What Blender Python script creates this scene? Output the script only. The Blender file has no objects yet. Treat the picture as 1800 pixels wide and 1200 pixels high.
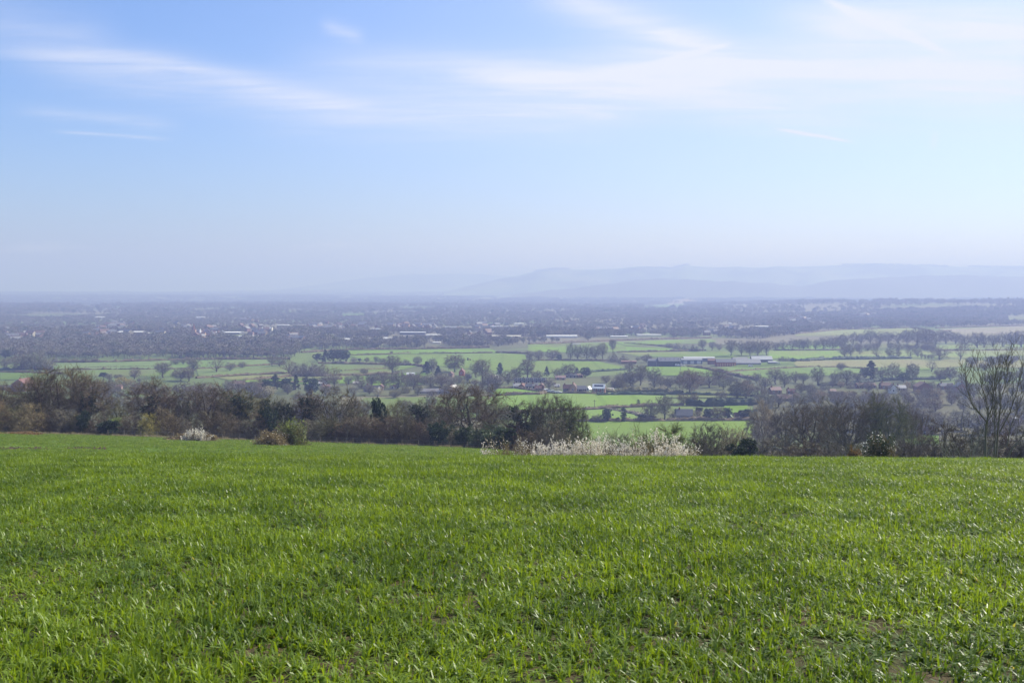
import bpy, math, random
import numpy as np
from mathutils import Matrix
R = math.radians
rng = np.random.default_rng(7)
random.seed(7)
scn = bpy.context.scene
COL = scn.collection
F = 1750.0                      # focal length in photo pixels (1800 wide)
PITCH = math.atan(90 / F)
SUN_EL, SUN_AZ = R(41), R(58)   # azimuth clockwise from the view direction (+Y)

# ------------------------------------------------------------------ camera
cam_d = bpy.data.cameras.new('camera')
cam_d.sensor_width = 36; cam_d.lens = 35; cam_d.clip_start = 0.1; cam_d.clip_end = 60000
cam = bpy.data.objects.new('camera', cam_d); COL.objects.link(cam)
cam.location = (0, 0, 0); cam.rotation_euler = (R(90) - PITCH, 0, 0)
cam_d.dof.use_dof = True; cam_d.dof.focus_distance = 60; cam_d.dof.aperture_fstop = 9
scn.camera = cam

# ------------------------------------------------------------------ node helpers
class NT:
    def __init__(s, tree): s.t = tree; s.n = tree.nodes; s.l = tree.links
    def new(s, typ, **kw):
        n = s.n.new(typ)
        for k, v in kw.items(): setattr(n, k, v)
        return n
    def put(s, sock, v):
        if isinstance(v, bpy.types.NodeSocket): s.l.new(v, sock)
        elif v is not None:
            if hasattr(sock.default_value, '__len__'):
                if not hasattr(v, '__len__'): v = (v,) * len(sock.default_value)
                elif len(v) < len(sock.default_value): v = tuple(v) + (1,)
                elif len(v) > len(sock.default_value): v = tuple(v)[:len(sock.default_value)]
            sock.default_value = v
    def m(s, op, a, b=None, c=None, clamp=False):
        n = s.new('ShaderNodeMath', operation=op, use_clamp=clamp)
        s.put(n.inputs[0], a)
        if b is not None: s.put(n.inputs[1], b)
        if c is not None: s.put(n.inputs[2], c)
        return n.outputs[0]
    def vm(s, op, a, b=None):
        n = s.new('ShaderNodeVectorMath', operation=op)
        s.put(n.inputs[0], a)
        if b is not None: s.put(n.inputs[1], b)
        return n.outputs[0]
    def mix(s, f, a, b, blend='MIX'):
        n = s.new('ShaderNodeMix', data_type='RGBA', blend_type=blend)
        s.put(n.inputs[0], f); s.put(n.inputs[6], a); s.put(n.inputs[7], b)
        return n.outputs[2]
    def noise(s, vec, scale, detail=3, rough=.5, dist=0):
        n = s.new('ShaderNodeTexNoise')
        s.put(n.inputs['Vector'], vec); s.put(n.inputs['Scale'], scale); s.put(n.inputs['Detail'], detail)
        s.put(n.inputs['Roughness'], rough); s.put(n.inputs['Distortion'], dist)
        return n.outputs[0]
    def ramp(s, f, lo, hi):
        n = s.new('ShaderNodeMapRange', interpolation_type='SMOOTHSTEP')
        s.put(n.inputs[0], f); s.put(n.inputs[1], lo); s.put(n.inputs[2], hi)
        return n.outputs[0]
    def sep(s, v):
        n = s.new('ShaderNodeSeparateXYZ'); s.put(n.inputs[0], v); return n.outputs
    def comb(s, x, y, z):
        n = s.new('ShaderNodeCombineXYZ')
        for i, v in enumerate((x, y, z)): s.put(n.inputs[i], v)
        return n.outputs[0]

# ------------------------------------------------------------------ world
w = bpy.data.worlds.new('World'); scn.world = w; w.use_nodes = True
nt = NT(w.node_tree); nt.n.clear()
out = nt.new('ShaderNodeOutputWorld'); bg = nt.new('ShaderNodeBackground')
sky = nt.new('ShaderNodeTexSky', sky_type='NISHITA', sun_disc=False, sun_elevation=SUN_EL, sun_rotation=SUN_AZ,
             air_density=1.0, dust_density=1.2, ozone_density=2.0, altitude=150)
geo = nt.new('ShaderNodeTexCoord').outputs['Generated']
d = nt.sep(geo)
dy = nt.m('MAXIMUM', d[1], 0.05)
u = nt.m('DIVIDE', d[0], dy)        # tan azimuth
v = nt.m('DIVIDE', d[2], dy)        # tan elevation
zz = nt.m('MAXIMUM', nt.m('ADD', d[2], 0.05), 0.02)
plane = nt.comb(nt.m('DIVIDE', d[0], zz), nt.m('DIVIDE', d[1], zz), 0.0)
rot = nt.new('ShaderNodeMapping'); nt.put(rot.inputs[0], plane)
rot.inputs['Rotation'].default_value = (0, 0, R(-24)); rot.inputs['Scale'].default_value = (0.35, 1.2, 1)
n1 = nt.noise(rot.outputs[0], 0.9, 6, .55, .4)
n2 = nt.noise(rot.outputs[0], 5.0, 8, .62, .6)
n3 = nt.noise(plane, 0.5, 3, .5, .3)
warp = nt.m('MULTIPLY', nt.m('SUBTRACT', n2, .5), 0.02)
warp2 = nt.m('MULTIPLY', nt.m('SUBTRACT', n1, .5), 0.06)
def streak(x0, y0, x1, y1, wpx, amp, soft=.5):
    """a cirrus streak / contrail between two directions (photo pixels -> tangent space)"""
    a = ((x0 - 900) / F, (510 - y0) / F); b = ((x1 - 900) / F, (510 - y1) / F)
    L = math.hypot(b[0] - a[0], b[1] - a[1]); tx, ty = (b[0] - a[0]) / L, (b[1] - a[1]) / L
    uu = nt.m('SUBTRACT', u, a[0]); vv = nt.m('ADD', nt.m('SUBTRACT', v, a[1]), nt.m('MULTIPLY', nt.m('ADD', warp, warp2), soft))
    al = nt.m('ADD', nt.m('MULTIPLY', uu, tx), nt.m('MULTIPLY', vv, ty))
    ac = nt.m('ADD', nt.m('MULTIPLY', uu, -ty), nt.m('MULTIPLY', vv, tx))
    g = nt.m('EXPONENT', nt.m('MULTIPLY', nt.m('POWER', nt.m('DIVIDE', nt.m('ABSOLUTE', ac), wpx / F), 1.6), -1))
    e = nt.m('MULTIPLY', nt.ramp(al, -0.25 * L, 0.25 * L), nt.ramp(al, 1.2 * L, 0.75 * L))
    return nt.m('MULTIPLY', nt.m('MULTIPLY', g, e), amp)
cl = None
for s_ in [(0, 95, 330, 125, 20, .30), (200, 95, 640, 190, 20, .36), (120, 130, 560, 190, 34, .26), (60, 200, 300, 225, 12, .28), (120, 236, 290, 247, 3, .35, .15),
           (-40, 30, 200, 90, 45, .22), (520, 195, 1100, 200, 42, .45), (600, 110, 1250, 150, 34, .42), (960, -10, 1260, 90, 32, .5), (1130, 120, 1900, 150, 52, .75),
           (1400, 30, 1900, 60, 44, .55), (850, 140, 1500, 215, 32, .35), (575, 45, 640, 65, 11, .32), (1140, 120, 1265, 86, 3.5, .9, .1), (1425, 0, 1640, 92, 5, .6, .2),
           (1370, 231, 1487, 251, 2.2, .9, .02), (1560, 50, 1640, 95, 5, .25, .2), (1637, 235, 1634, 262, 5, .3, .2), (1600, 118, 1680, 140, 10, .3, .3)]:
    k = streak(*s_); cl = k if cl is None else nt.m('ADD', cl, k)
fib = nt.ramp(n2, .25, .8)
cl = nt.m('MULTIPLY', cl, nt.m('ADD', .56, nt.m('MULTIPLY', fib, .85)))
veil = nt.m('MULTIPLY', nt.ramp(u, -.5, .5), nt.m('MULTIPLY', .38, nt.ramp(v, .03, .17)))
veil = nt.m('MULTIPLY', veil, nt.m('ADD', .6, nt.m('MULTIPLY', n3, .8)))
hi = nt.m('MULTIPLY', nt.ramp(n1, .5, .75), nt.m('MULTIPLY', .5, nt.ramp(v, .35, .8)))
low = nt.m('MULTIPLY', nt.m('MULTIPLY', nt.ramp(v, .03, .040), nt.ramp(v, .062, .044)), nt.m('MULTIPLY', nt.ramp(nt.noise(nt.comb(nt.m('MULTIPLY', u, 1.0), nt.m('MULTIPLY', v, 9), 0), 9, 6, .6), .5, .75), .5))
cl = nt.m('ADD', nt.m('ADD', nt.m('ADD', cl, veil), hi), low, clamp=True)
# horizon haze band of the atmosphere
hz = nt.m('EXPONENT', nt.m('MULTIPLY', nt.m('MAXIMUM', v, 0), -15))
SKY_S = 0.078
skyc = nt.mix(nt.m('MULTIPLY', hz, .80), nt.mix(1, sky.outputs[0], (.76, 1.0, 1.42, 1), 'MULTIPLY'), nt.mix(nt.ramp(u, -.45, .35), (4.8, 4.5, 4.7, 1), (11.5, 9.2, 7.6, 1)))
skyc = nt.mix(cl, skyc, (6.6, 6.8, 7.9, 1))
nt.put(bg.inputs[0], skyc); bg.inputs[1].default_value = SKY_S
nt.l.new(bg.outputs[0], out.inputs[0])

# ------------------------------------------------------------------ sun
sd = bpy.data.lights.new('sun', 'SUN'); sd.energy = 5.0; sd.angle = R(.53); sd.color = (1, .95, .87)
sun = bpy.data.objects.new('sun', sd); COL.objects.link(sun)
sun.rotation_euler = (R(90) - SUN_EL, 0, math.pi - SUN_AZ)

scn.view_settings.view_transform = 'Standard'; scn.view_settings.look = 'None'
scn.view_settings.exposure = 0.8; scn.view_settings.gamma = 1.0; scn.view_settings.use_curve_mapping = False
cy = scn.cycles
cy.use_denoising = True; cy.denoiser = 'OPENIMAGEDENOISE'
cy.max_bounces = 6; cy.diffuse_bounces = 2; cy.glossy_bounces = 2; cy.transmission_bounces = 3; cy.volume_bounces = 0
cy.sample_clamp_indirect = 3; cy.caustics_reflective = False; cy.caustics_refractive = False
scn.render.filter_size = 1.5 if hasattr(scn.render, 'filter_size') else 1.5

# ------------------------------------------------------------------ materials
def newmat(name):
    m = bpy.data.materials.new(name); m.use_nodes = True
    t = NT(m.node_tree); return m, t, t.n['Principled BSDF']
def mat_plain(name, col, rough=.8, var=.25, scale=1.5, objcol=False, spec=.3):
    m, t, p = newmat(name)
    tc = t.new('ShaderNodeTexCoord').outputs['Object']
    n = t.noise(tc, scale, 4, .6)
    base = t.new('ShaderNodeObjectInfo').outputs['Color'] if objcol else None
    c = t.mix(1, base if objcol else tuple(col) + (1,), tuple(col) + (1,) if objcol else (1, 1, 1, 1), 'MULTIPLY')
    f = t.m('ADD', 1 - var, t.m('MULTIPLY', n, 2 * var))
    cc = t.vm('SCALE', c); t.put(cc.node.inputs['Scale'], f)
    t.put(p.inputs['Base Color'], cc); p.inputs['Roughness'].default_value = rough
    p.inputs['Specular IOR Level'].default_value = spec
    return m
def mat_leaf(name, col, trans=.35, var=.35, objcol=False, rough=.55, scale=2.0, world=False):
    m, t, p = newmat(name)
    tc = t.new('ShaderNodeNewGeometry').outputs['Position'] if world else t.new('ShaderNodeTexCoord').outputs['Object']
    n = t.noise(tc, scale, 3, .6)
    r = t.new('ShaderNodeNewGeometry').outputs['Random Per Island'] 
    c = tuple(col) + (1,)
    if objcol: c = t.mix(1, t.new('ShaderNodeObjectInfo').outputs['Color'], c, 'MULTIPLY')
    f = t.m('ADD', 1 - var, t.m('MULTIPLY', t.m('ADD', n, r), var))
    cc = t.new('ShaderNodeVectorMath', operation='SCALE'); t.put(cc.inputs[0], c); t.put(cc.inputs['Scale'], f)
    t.put(p.inputs['Base Color'], cc.outputs[0]); p.inputs['Roughness'].default_value = rough
    p.inputs['Specular IOR Level'].default_value = .25
    if trans:
        tr = t.new('ShaderNodeBsdfTranslucent'); t.put(tr.inputs[0], cc.outputs[0])
        mx = t.new('ShaderNodeMixShader'); mx.inputs[0].default_value = trans
        t.l.new(p.outputs[0], mx.inputs[1]); t.l.new(tr.outputs[0], mx.inputs[2])
        t.l.new(mx.outputs[0], t.n['Material Output'].inputs[0])
    return m
# obj.color multiplies these
M_BARK = mat_plain('bark', (1, 1, 1), .9, .35, 4, True)
M_TWIG = mat_leaf('twigs', (1, 1, 1), 0, .45, True, .8, .6)
M_LEAF = mat_leaf('leaves', (1, 1, 1), .3, .5, True, .55, .8)
M_IVY = mat_leaf('ivy_leaves', (.030, .048, .014), .15, .6, False, .45, .8)
M_BLOS = mat_leaf('blossom', (.86, .80, .68), .3, .25, False, .8, 1.5)
M_WALL = mat_plain('house_wall', (1, 1, 1), .85, .12, .6, True)
M_ROOF = mat_plain('roof_tiles', (1, 1, 1), .75, .3, .9, True)
M_GLASS = mat_plain('window_glass', (.03, .035, .045), .15, .1, 1, False, .6)
M_WOODP = mat_plain('weathered_wood', (.16, .13, .10), .9, .3, 3)
M_WHITE = mat_plain('white_paint', (.75, .75, .74), .5, .06, 2)
M_DARK = mat_plain('dark_paint', (.03, .032, .035), .6, .2, 2)
M_METAL = mat_plain('sheet_metal', (1, 1, 1), .65, .25, .3, True, .25)

# ------------------------------------------------------------------ mesh helpers
def mk_mesh(name, V, faces_list, mats, fmat=None, smooth=False):
    """faces_list: list of int arrays (n,3)/(n,4)"""
    me = bpy.data.meshes.new(name)
    V = np.asarray(V, dtype=np.float32)
    me.vertices.add(len(V)); me.vertices.foreach_set('co', V.ravel())
    loops = np.concatenate([f.ravel() for f in faces_list]).astype(np.int32)
    tot = np.concatenate([np.full(len(f), f.shape[1], np.int32) for f in faces_list])
    start = np.concatenate([[0], np.cumsum(tot)[:-1]]).astype(np.int32)
    me.loops.add(len(loops)); me.loops.foreach_set('vertex_index', loops)
    me.polygons.add(len(tot)); me.polygons.foreach_set('loop_start', start); me.polygons.foreach_set('loop_total', tot)
    if fmat is not None: me.polygons.foreach_set('material_index', np.asarray(fmat, np.int32))
    me.polygons.foreach_set('use_smooth', np.full(len(tot), bool(smooth)))
    me.update(calc_edges=True)
    for m in mats: me.materials.append(m)
    return me
def tag(o, label=None, cat=None, group=None, kind=None):
    if label: o['label'] = label
    if cat: o['category'] = cat
    if group: o['group'] = group
    if kind: o['kind'] = kind
    return o
def obj(name, me, parent=None, loc=(0, 0, 0), color=None):
    o = bpy.data.objects.new(name, me); COL.objects.link(o); o.location = loc
    if parent is not None: o.parent = parent
    if color is not None: o.color = tuple(color) + (1,)
    return o
def thing(name, label, cat, loc, rz=0, scale=(1, 1, 1), group=None):
    o = bpy.data.objects.new(name, None); COL.objects.link(o)
    o.location = loc; o.rotation_euler = (0, 0, rz); o.scale = scale; o.empty_display_size = .5
    return tag(o, label, cat, group)
class MB:
    """collects boxes / prisms into one mesh"""
    def __init__(s): s.v = []; s.q = []; s.t = []; s.n = 0; s.qm = []; s.tm = []
    def add(s, V, Q=(), T=(), mi=0):
        V = np.asarray(V, float); s.v.append(V)
        for f in Q: s.q.append([i + s.n for i in f]); s.qm.append(mi)
        for f in T: s.t.append([i + s.n for i in f]); s.tm.append(mi)
        s.n += len(V)
    def box(s, x0, x1, y0, y1, z0, z1, mi=0):
        s.add([(x0, y0, z0), (x1, y0, z0), (x1, y1, z0), (x0, y1, z0), (x0, y0, z1), (x1, y0, z1), (x1, y1, z1), (x0, y1, z1)],
              [(0, 3, 2, 1), (4, 5, 6, 7), (0, 1, 5, 4), (1, 2, 6, 5), (2, 3, 7, 6), (3, 0, 4, 7)], mi=mi)
    def cyl(s, x, y, z0, z1, r0, r1, n=8, mi=0):
        a = np.arange(n) * 2 * math.pi / n
        lo = np.c_[x + r0 * np.cos(a), y + r0 * np.sin(a), np.full(n, z0)]; hi_ = np.c_[x + r1 * np.cos(a), y + r1 * np.sin(a), np.full(n, z1)]
        V = np.r_[lo, hi_, [[x, y, z1]]]
        s.add(V, [(i, (i + 1) % n, n + (i + 1) % n, n + i) for i in range(n)], [(n + i, n + (i + 1) % n, 2 * n) for i in range(n)], mi)
    def build(s, name, mats):
        fl = []; fm = []
        if s.q: fl.append(np.array(s.q)); fm += s.qm
        if s.t: fl.append(np.array(s.t)); fm += s.tm
        return mk_mesh(name, np.concatenate(s.v), fl, mats, fm)

# ------------------------------------------------------------------ terrain
def sst(t): t = np.clip(t, 0, 1); return t * t * (3 - 2 * t)
_yy = np.arange(-400., 1001.)
def _tab(kn):
    k = np.array(kn, float); z = np.interp(_yy, k[:, 0], k[:, 1])
    ker = np.hanning(23); ker /= ker.sum(); zp = np.convolve(np.pad(z, 11, mode='edge'), ker, 'valid')
    near = -1.6 - .063 * _yy - .00178 * _yy ** 2
    near = np.where(_yy < 0, -1.6 - .063 * np.maximum(_yy, -60), near)
    b = sst((_yy - 28) / 16)
    return near * (1 - b) + zp * b
TL = _tab([(-400, 2.2), (0, -1.6), (20, -3.4), (33, -5.75), (70, -12.3), (180, -26.9), (240, -37), (330, -54), (420, -67), (500, -73.5), (560, -75), (1001, -75)])
TR = _tab([(-400, 2.2), (0, -1.6), (20, -3.4), (33, -5.75), (60, -11.0), (120, -22.5), (200, -38), (300, -56), (400, -69), (470, -74), (540, -75), (1001, -75)])
def H(x, y):
    x = np.asarray(x, float); y = np.asarray(y, float)
    yl = np.interp(y, _yy, TL); yr = np.interp(y, _yy, TR)
    s = sst((x + 5) / 27)
    z = yl * (1 - s) + yr * s
    tilt = (.006 + .026 * sst((y - 60) / 120)) * (1 - sst((y - 220) / 200))
    z = z - tilt * np.clip(x + 60 * sst((y - 60) / 120) * (1 - s), -160, 120) * (1 - .8 * s * sst((y - 60) / 100))
    r = np.hypot(x, y)
    far = sst((y - 560) / 300)
    z = z + far * (1.0 * np.sin(x / 310 + .6) * np.cos(y / 420) + .6 * np.sin((x + y) / 190))
    # the plain swells gently towards the horizon
    z = z + 38 * sst((r - 4500) / 8000) + sst((r - 2500) / 2500) * (7 * np.sin(r / 520 + x / 2600) + 5 * np.sin(x / 900 + 1.3) * np.sin(r / 800))
    z = z - 140 * sst((r - 13500) / 2500)
    # rising wooded ground on the right
    z = z + 24 * sst((r - 2600) / 1200) * sst((x - 600) / 900) * (1 - sst((r - 4600) / 1500))
    return z
def xw(px, D, z=-40): return (px - 900) / F * (D * math.cos(PITCH) - z * math.sin(PITCH))
def zpx(py, D): return D * math.tan(math.atan((600 - py) / F) - PITCH)
def at(px, py):
    """where the sight line of a photo pixel meets the valley floor"""
    a = math.tan(math.atan((600 - py) / F) - PITCH)
    z = -75.
    for _ in range(25):
        D = z / a; D = min(max(D, 450), 15000); x = xw(px, D, z); z = .5 * z + .5 * float(H(x, D))
    return x, D, float(H(x, D))

# ground sheet (polar grid)
az = np.unique(np.concatenate([np.arange(-40, 40.01, .25), np.arange(40, 320.1, 3.)]))
az = np.radians(az[:-1])
rad = np.concatenate([[.4], np.geomspace(1.5, 17000, 330)])
A, RR = np.meshgrid(az, rad)
X = RR * np.sin(A); Y = RR * np.cos(A); Z = H(X, Y)
na, nr = len(az), len(rad)
V = np.c_[X.ravel(), Y.ravel(), Z.ravel()]
i = np.arange((nr - 1) * na); ia = i % na; ir = i // na; ja = (ia + 1) % na
Q = np.c_[ir * na + ia, (ir + 1) * na + ia, (ir + 1) * na + ja, ir * na + ja]
V = np.r_[V, [[0, 0, float(H(0, 0))]]]
T = np.c_[np.arange(na), (np.arange(na) + 1) % na, np.full(na, len(V) - 1)]
m, t, p = newmat('ground')
pos = t.new('ShaderNodeNewGeometry').outputs['Position']; sp = t.sep(pos)
g1 = t.noise(pos, .9, 5, .6); g2 = t.noise(pos, .12, 4, .6); g3 = t.noise(pos, 9, 4, .7)
soil = t.mix(g3, (.045, .032, .020, 1), (.12, .088, .050, 1))
near = t.mix(t.ramp(g1, .35, .60), soil, t.mix(g2, (.035, .045, .012, 1), (.050, .060, .018, 1)))
far_field = t.mix(t.ramp(t.m('MULTIPLY', g3, g1), .15, .4), (.070, .125, .020, 1), (.105, .175, .030, 1))
far_field = t.mix(t.m('MULTIPLY', t.ramp(g2, .45, .7), .45), far_field, (.14, .16, .05, 1))
near = t.mix(t.ramp(sp[1], 40, 75), near, far_field)
rough_ = t.mix(g2, (.07, .075, .03, 1), (.12, .10, .055, 1))
vo = t.new('ShaderNodeTexVoronoi', feature='F1'); t.put(vo.inputs['Scale'], 1 / 260)
t.put(vo.inputs['Vector'], t.vm('MULTIPLY', pos, (1, 1, 0)))
cr = t.new('ShaderNodeValToRGB'); cr.color_ramp.interpolation = 'CONSTANT'
els = cr.color_ramp.elements
cols = [(0, (.10, .15, .035)), (.2, (.13, .19, .045)), (.38, (.09, .10, .05)), (.55, (.16, .17, .06)), (.68, (.08, .09, .045)), (.8, (.20, .17, .11)), (.9, (.12, .18, .04))]
while len(els) < len(cols): els.new(.5)
for e, (a_, c_) in zip(els, cols): e.position = a_; e.color = c_ + (1,)
t.put(cr.inputs[0], t.sep(vo.outputs['Color'])[0])
valley = t.mix(.45, cr.outputs[0], t.mix(t.noise(pos, .05, 5, .6), (.06, .075, .03, 1), (.12, .13, .05, 1)))
floor_ = t.mix(t.noise(pos, .02, 5, .6), (.13, .115, .08, 1), (.16, .15, .095, 1))
valley = t.mix(t.m('MULTIPLY', t.ramp(sp[1], 1250, 1500), t.ramp(t.noise(pos, .0016, 3, .5), .60, .50)), valley, floor_)
big = t.mix(t.ramp(sp[1], 195, 260), near, rough_)
big = t.mix(t.ramp(sp[1], 430, 600), big, valley)
t.put(p.inputs['Base Color'], big); p.inputs['Roughness'].default_value = .95; p.inputs['Specular IOR Level'].default_value = .1
bp = t.new('ShaderNodeBump'); bp.inputs['Strength'].default_value = .8; bp.inputs['Distance'].default_value = .08
t.put(bp.inputs['Height'], t.noise(pos, 6, 6, .7)); t.l.new(bp.outputs[0], p.inputs['Normal'])
ground = obj('ground', mk_mesh('ground', V, [Q, T], [m], smooth=True)); tag(ground, kind='structure')

# ------------------------------------------------------------------ scatter (geometry nodes on points)
def scatter(name, P, rotz, scale, sources, idx, label, tiltxy=None, cat=None):
    P = np.asarray(P, np.float32); n = len(P)
    me = bpy.data.meshes.new(name); me.vertices.add(n); me.vertices.foreach_set('co', P.ravel())
    a = me.attributes.new('rot', 'FLOAT_VECTOR', 'POINT'); e = np.zeros((n, 3), np.float32); e[:, 2] = rotz
    if tiltxy is not None: e[:, :2] = tiltxy
    a.data.foreach_set('vector', e.ravel())
    a = me.attributes.new('scl', 'FLOAT_VECTOR', 'POINT'); a.data.foreach_set('vector', np.asarray(scale, np.float32).ravel())
    a = me.attributes.new('idx', 'INT', 'POINT'); a.data.foreach_set('value', np.asarray(idx, np.int32))
    o = obj(name, me); tag(o, label, cat or name.replace('_', ' '), kind='stuff')
    src = bpy.data.collections.new(name + '_source')
    for k, sme in enumerate(sources):
        so = bpy.data.objects.new('%s_piece_%02d' % (name, k), sme); src.objects.link(so)
    g = bpy.data.node_groups.new(name, 'GeometryNodeTree')
    g.interface.new_socket('Geometry', in_out='INPUT', socket_type='NodeSocketGeometry')
    g.interface.new_socket('Geometry', in_out='OUTPUT', socket_type='NodeSocketGeometry')
    N = g.nodes; gi = N.new('NodeGroupInput'); go = N.new('NodeGroupOutput')
    ci = N.new('GeometryNodeCollectionInfo'); ci.inputs['Collection'].default_value = src
    ci.inputs['Separate Children'].default_value = True; ci.inputs['Reset Children'].default_value = True
    ip = N.new('GeometryNodeInstanceOnPoints'); ip.inputs['Pick Instance'].default_value = True
    def na_(nm, ty):
        q = N.new('GeometryNodeInputNamedAttribute'); q.data_type = ty; q.inputs['Name'].default_value = nm
        return [s for s in q.outputs if s.enabled and s.name == 'Attribute'][0]
    er = N.new('FunctionNodeEulerToRotation')
    g.links.new(na_('rot', 'FLOAT_VECTOR'), er.inputs[0]); g.links.new(er.outputs[0], ip.inputs['Rotation'])
    g.links.new(na_('scl', 'FLOAT_VECTOR'), ip.inputs['Scale']); g.links.new(na_('idx', 'INT'), ip.inputs['Instance Index'])
    g.links.new(gi.outputs[0], ip.inputs['Points']); g.links.new(ci.outputs[0], ip.inputs['Instance'])
    g.links.new(ip.outputs[0], go.inputs[0])
    md = o.modifiers.new('scatter', 'NODES'); md.node_group = g
    return o

# ------------------------------------------------------------------ grass
mg, t, p = newmat('grass_blades')
pos = t.new('ShaderNodeNewGeometry').outputs['Position']; isl = t.new('ShaderNodeNewGeometry').outputs['Random Per Island']
a1 = t.ramp(t.noise(pos, .8, 4, .6), .35, .65); a2 = t.noise(pos, .16, 3, .5)
c = t.mix(a1, (.062, .118, .010, 1), (.165, .248, .018, 1))
c = t.mix(t.m('MULTIPLY', isl, .5), c, (.185, .245, .035, 1))
c = t.mix(t.m('MULTIPLY', t.ramp(isl, .93, .96), .8), c, (.36, .30, .14, 1))
c = t.mix(t.m('MULTIPLY', t.ramp(a2, .55, .7), .3), c, (.16, .20, .05, 1))
t.put(p.inputs['Base Color'], c); p.inputs['Roughness'].default_value = .44; p.inputs['Specular IOR Level'].default_value = .42
tr = t.new('ShaderNodeBsdfTranslucent'); t.put(tr.inputs[0], t.mix(1, c, (1.75, 1.6, .6, 1), 'MULTIPLY'))
mx = t.new('ShaderNodeMixShader'); mx.inputs[0].default_value = .42
t.l.new(p.outputs[0], mx.inputs[1]); t.l.new(tr.outputs[0], mx.inputs[2]); t.l.new(mx.outputs[0], t.n['Material Output'].inputs[0])
def grass_patch(name, size, n, lmin, lmax, wid, lean=1.0):
    r = np.random.default_rng(sum(map(ord, name)) + n)
    ntuft = max(6, n // 7)
    tc = r.uniform(-size / 2, size / 2, (ntuft, 2)); ti = r.integers(0, ntuft, n)
    b = np.c_[tc[ti] + r.normal(0, size * .022, (n, 2)), np.full(n, -.015)]
    az_ = r.uniform(0, 2 * math.pi, n); L = r.uniform(lmin, lmax, n) * (0.75 + .5 * r.random(ntuft)[ti]); le = np.abs(r.normal(.95, .6, n)) * lean
    wd = wid * r.uniform(.6, 1.3, n); face = az_ + math.pi / 2 + r.normal(0, .5, n)
    K = 4; pts = []
    for k in range(K):
        tt = k / (K - 1); bend = le * tt ** 1.3
        h = L * tt * np.cos(np.minimum(bend * .75, 1.35)); o_ = L * tt * np.sin(np.minimum(bend * .75, 1.35))
        pts.append(b + np.c_[np.cos(az_) * o_, np.sin(az_) * o_, h])
    V = []; side = np.c_[np.cos(face), np.sin(face), r.normal(0, .15, n)]
    for k in range(K - 1):
        ww = (wd * (1, 1.0, .7)[k] / 2)[:, None]
        V += [pts[k] - side * ww, pts[k] + side * ww]
    V.append(pts[-1]); nv = 2 * (K - 1) + 1
    V = np.stack(V, 1).reshape(-1, 3); base = np.arange(n)[:, None] * nv
    Q = np.concatenate([base + np.array([[2 * k, 2 * k + 1, 2 * k + 3, 2 * k + 2]]) for k in range(K - 2)])
    T = base + np.array([[2 * (K - 2), 2 * (K - 2) + 1, 2 * (K - 1)]])
    return mk_mesh(name, V, [Q, T], [mg])
def vnoise(x, y, s, seed=0):
    """cheap smooth value noise"""
    r = np.random.default_rng(seed); G = r.random((64, 64)); x = x / s; y = y / s
    xi = np.floor(x).astype(int); yi = np.floor(y).astype(int); fx = sst(x - xi); fy = sst(y - yi)
    g = lambda a, b: G[a % 64, b % 64]
    return (g(xi, yi) * (1 - fx) + g(xi + 1, yi) * fx) * (1 - fy) + (g(xi, yi + 1) * (1 - fx) + g(xi + 1, yi + 1) * fx) * fy
patches = [grass_patch('grass_tuft_a', .40, 130, .05, .13, .0110), grass_patch('grass_tuft_b', .40, 125, .05, .12, .0120, 1.3),
           grass_patch('grass_tuft_c', .40, 140, .06, .14, .0095, .9), grass_patch('grass_tuft_d', .40, 120, .04, .10, .0115, 1.7)]
def grid_pts(x0, x1, y0, y1, s, margin=4):
    gx, gy = np.meshgrid(np.arange(x0, x1, s), np.arange(y0, y1, s)); P = np.c_[gx.ravel(), gy.ravel()]
    P += rng.uniform(-s * .6, s * .6, P.shape)
    return P[np.abs(P[:, 0]) < P[:, 1] * .56 + margin]
P = grid_pts(-40, 40, 1.0, 56, .208, 5.0)
dn = .6 * vnoise(P[:, 0], P[:, 1], 1.1, 3) + .4 * vnoise(P[:, 0], P[:, 1], .45, 4)
big_ = vnoise(P[:, 0] * .5, P[:, 1], 3.2, 9)
keep = rng.random(len(P)) < np.clip((dn - .13) * 5.5 + (big_ - .2) * 1.2, .12, 1)
P = P[keep]; dn = dn[keep]; big_ = big_[keep]
zs = H(P[:, 0], P[:, 1]); sc = (.30 + 1.0 * dn + .22 * big_) * rng.uniform(.85, 1.15, len(P))
scatter('grass', np.c_[P, zs], rng.uniform(0, 6.28, len(P)), np.c_[np.ones(len(P)) * 1.05, np.ones(len(P)) * 1.05, sc], patches, rng.integers(0, 4, len(P)),
        'bright green young cereal grass covering the sloping foreground field', cat='grass')
M_DRY = mat_leaf('dry_grass', (.30, .25, .13), .3, .4, False, .7, 2)
dry = [grass_patch('dry_grass_a', .9, 90, .25, .6, .018, .7), grass_patch('dry_grass_b', .9, 80, .2, .5, .018, 1.0)]
for q in dry: q.materials[0] = M_DRY
xs = rng.uniform(-105, -2, 700); ys = 182.0 + rng.normal(0, .9, 700) - .05 * np.maximum(0, xs + 50); xr = rng.uniform(-2, 36, 420); yr = 58 + rng.normal(0, 1.0, 420)
xs = np.r_[xs, xr]; ys = np.r_[ys, yr]; k_ = vnoise(xs, ys * 0, 5, 6) > .35; xs, ys = xs[k_], ys[k_]
scatter('rough_grass', np.c_[xs, ys, H(xs, ys)], rng.uniform(0, 6.28, len(xs)), np.repeat(rng.uniform(.5, 1.3, (len(xs), 1)), 3, 1), dry, rng.integers(0, 2, len(xs)), 'straggling dry grass and weeds along the far margin of the field', cat='grass')
coarse = [grass_patch('crop_tuft_a', 1.8, 260, .10, .20, .030), grass_patch('crop_tuft_b', 1.8, 240, .08, .16, .030, 1.3)]
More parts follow.
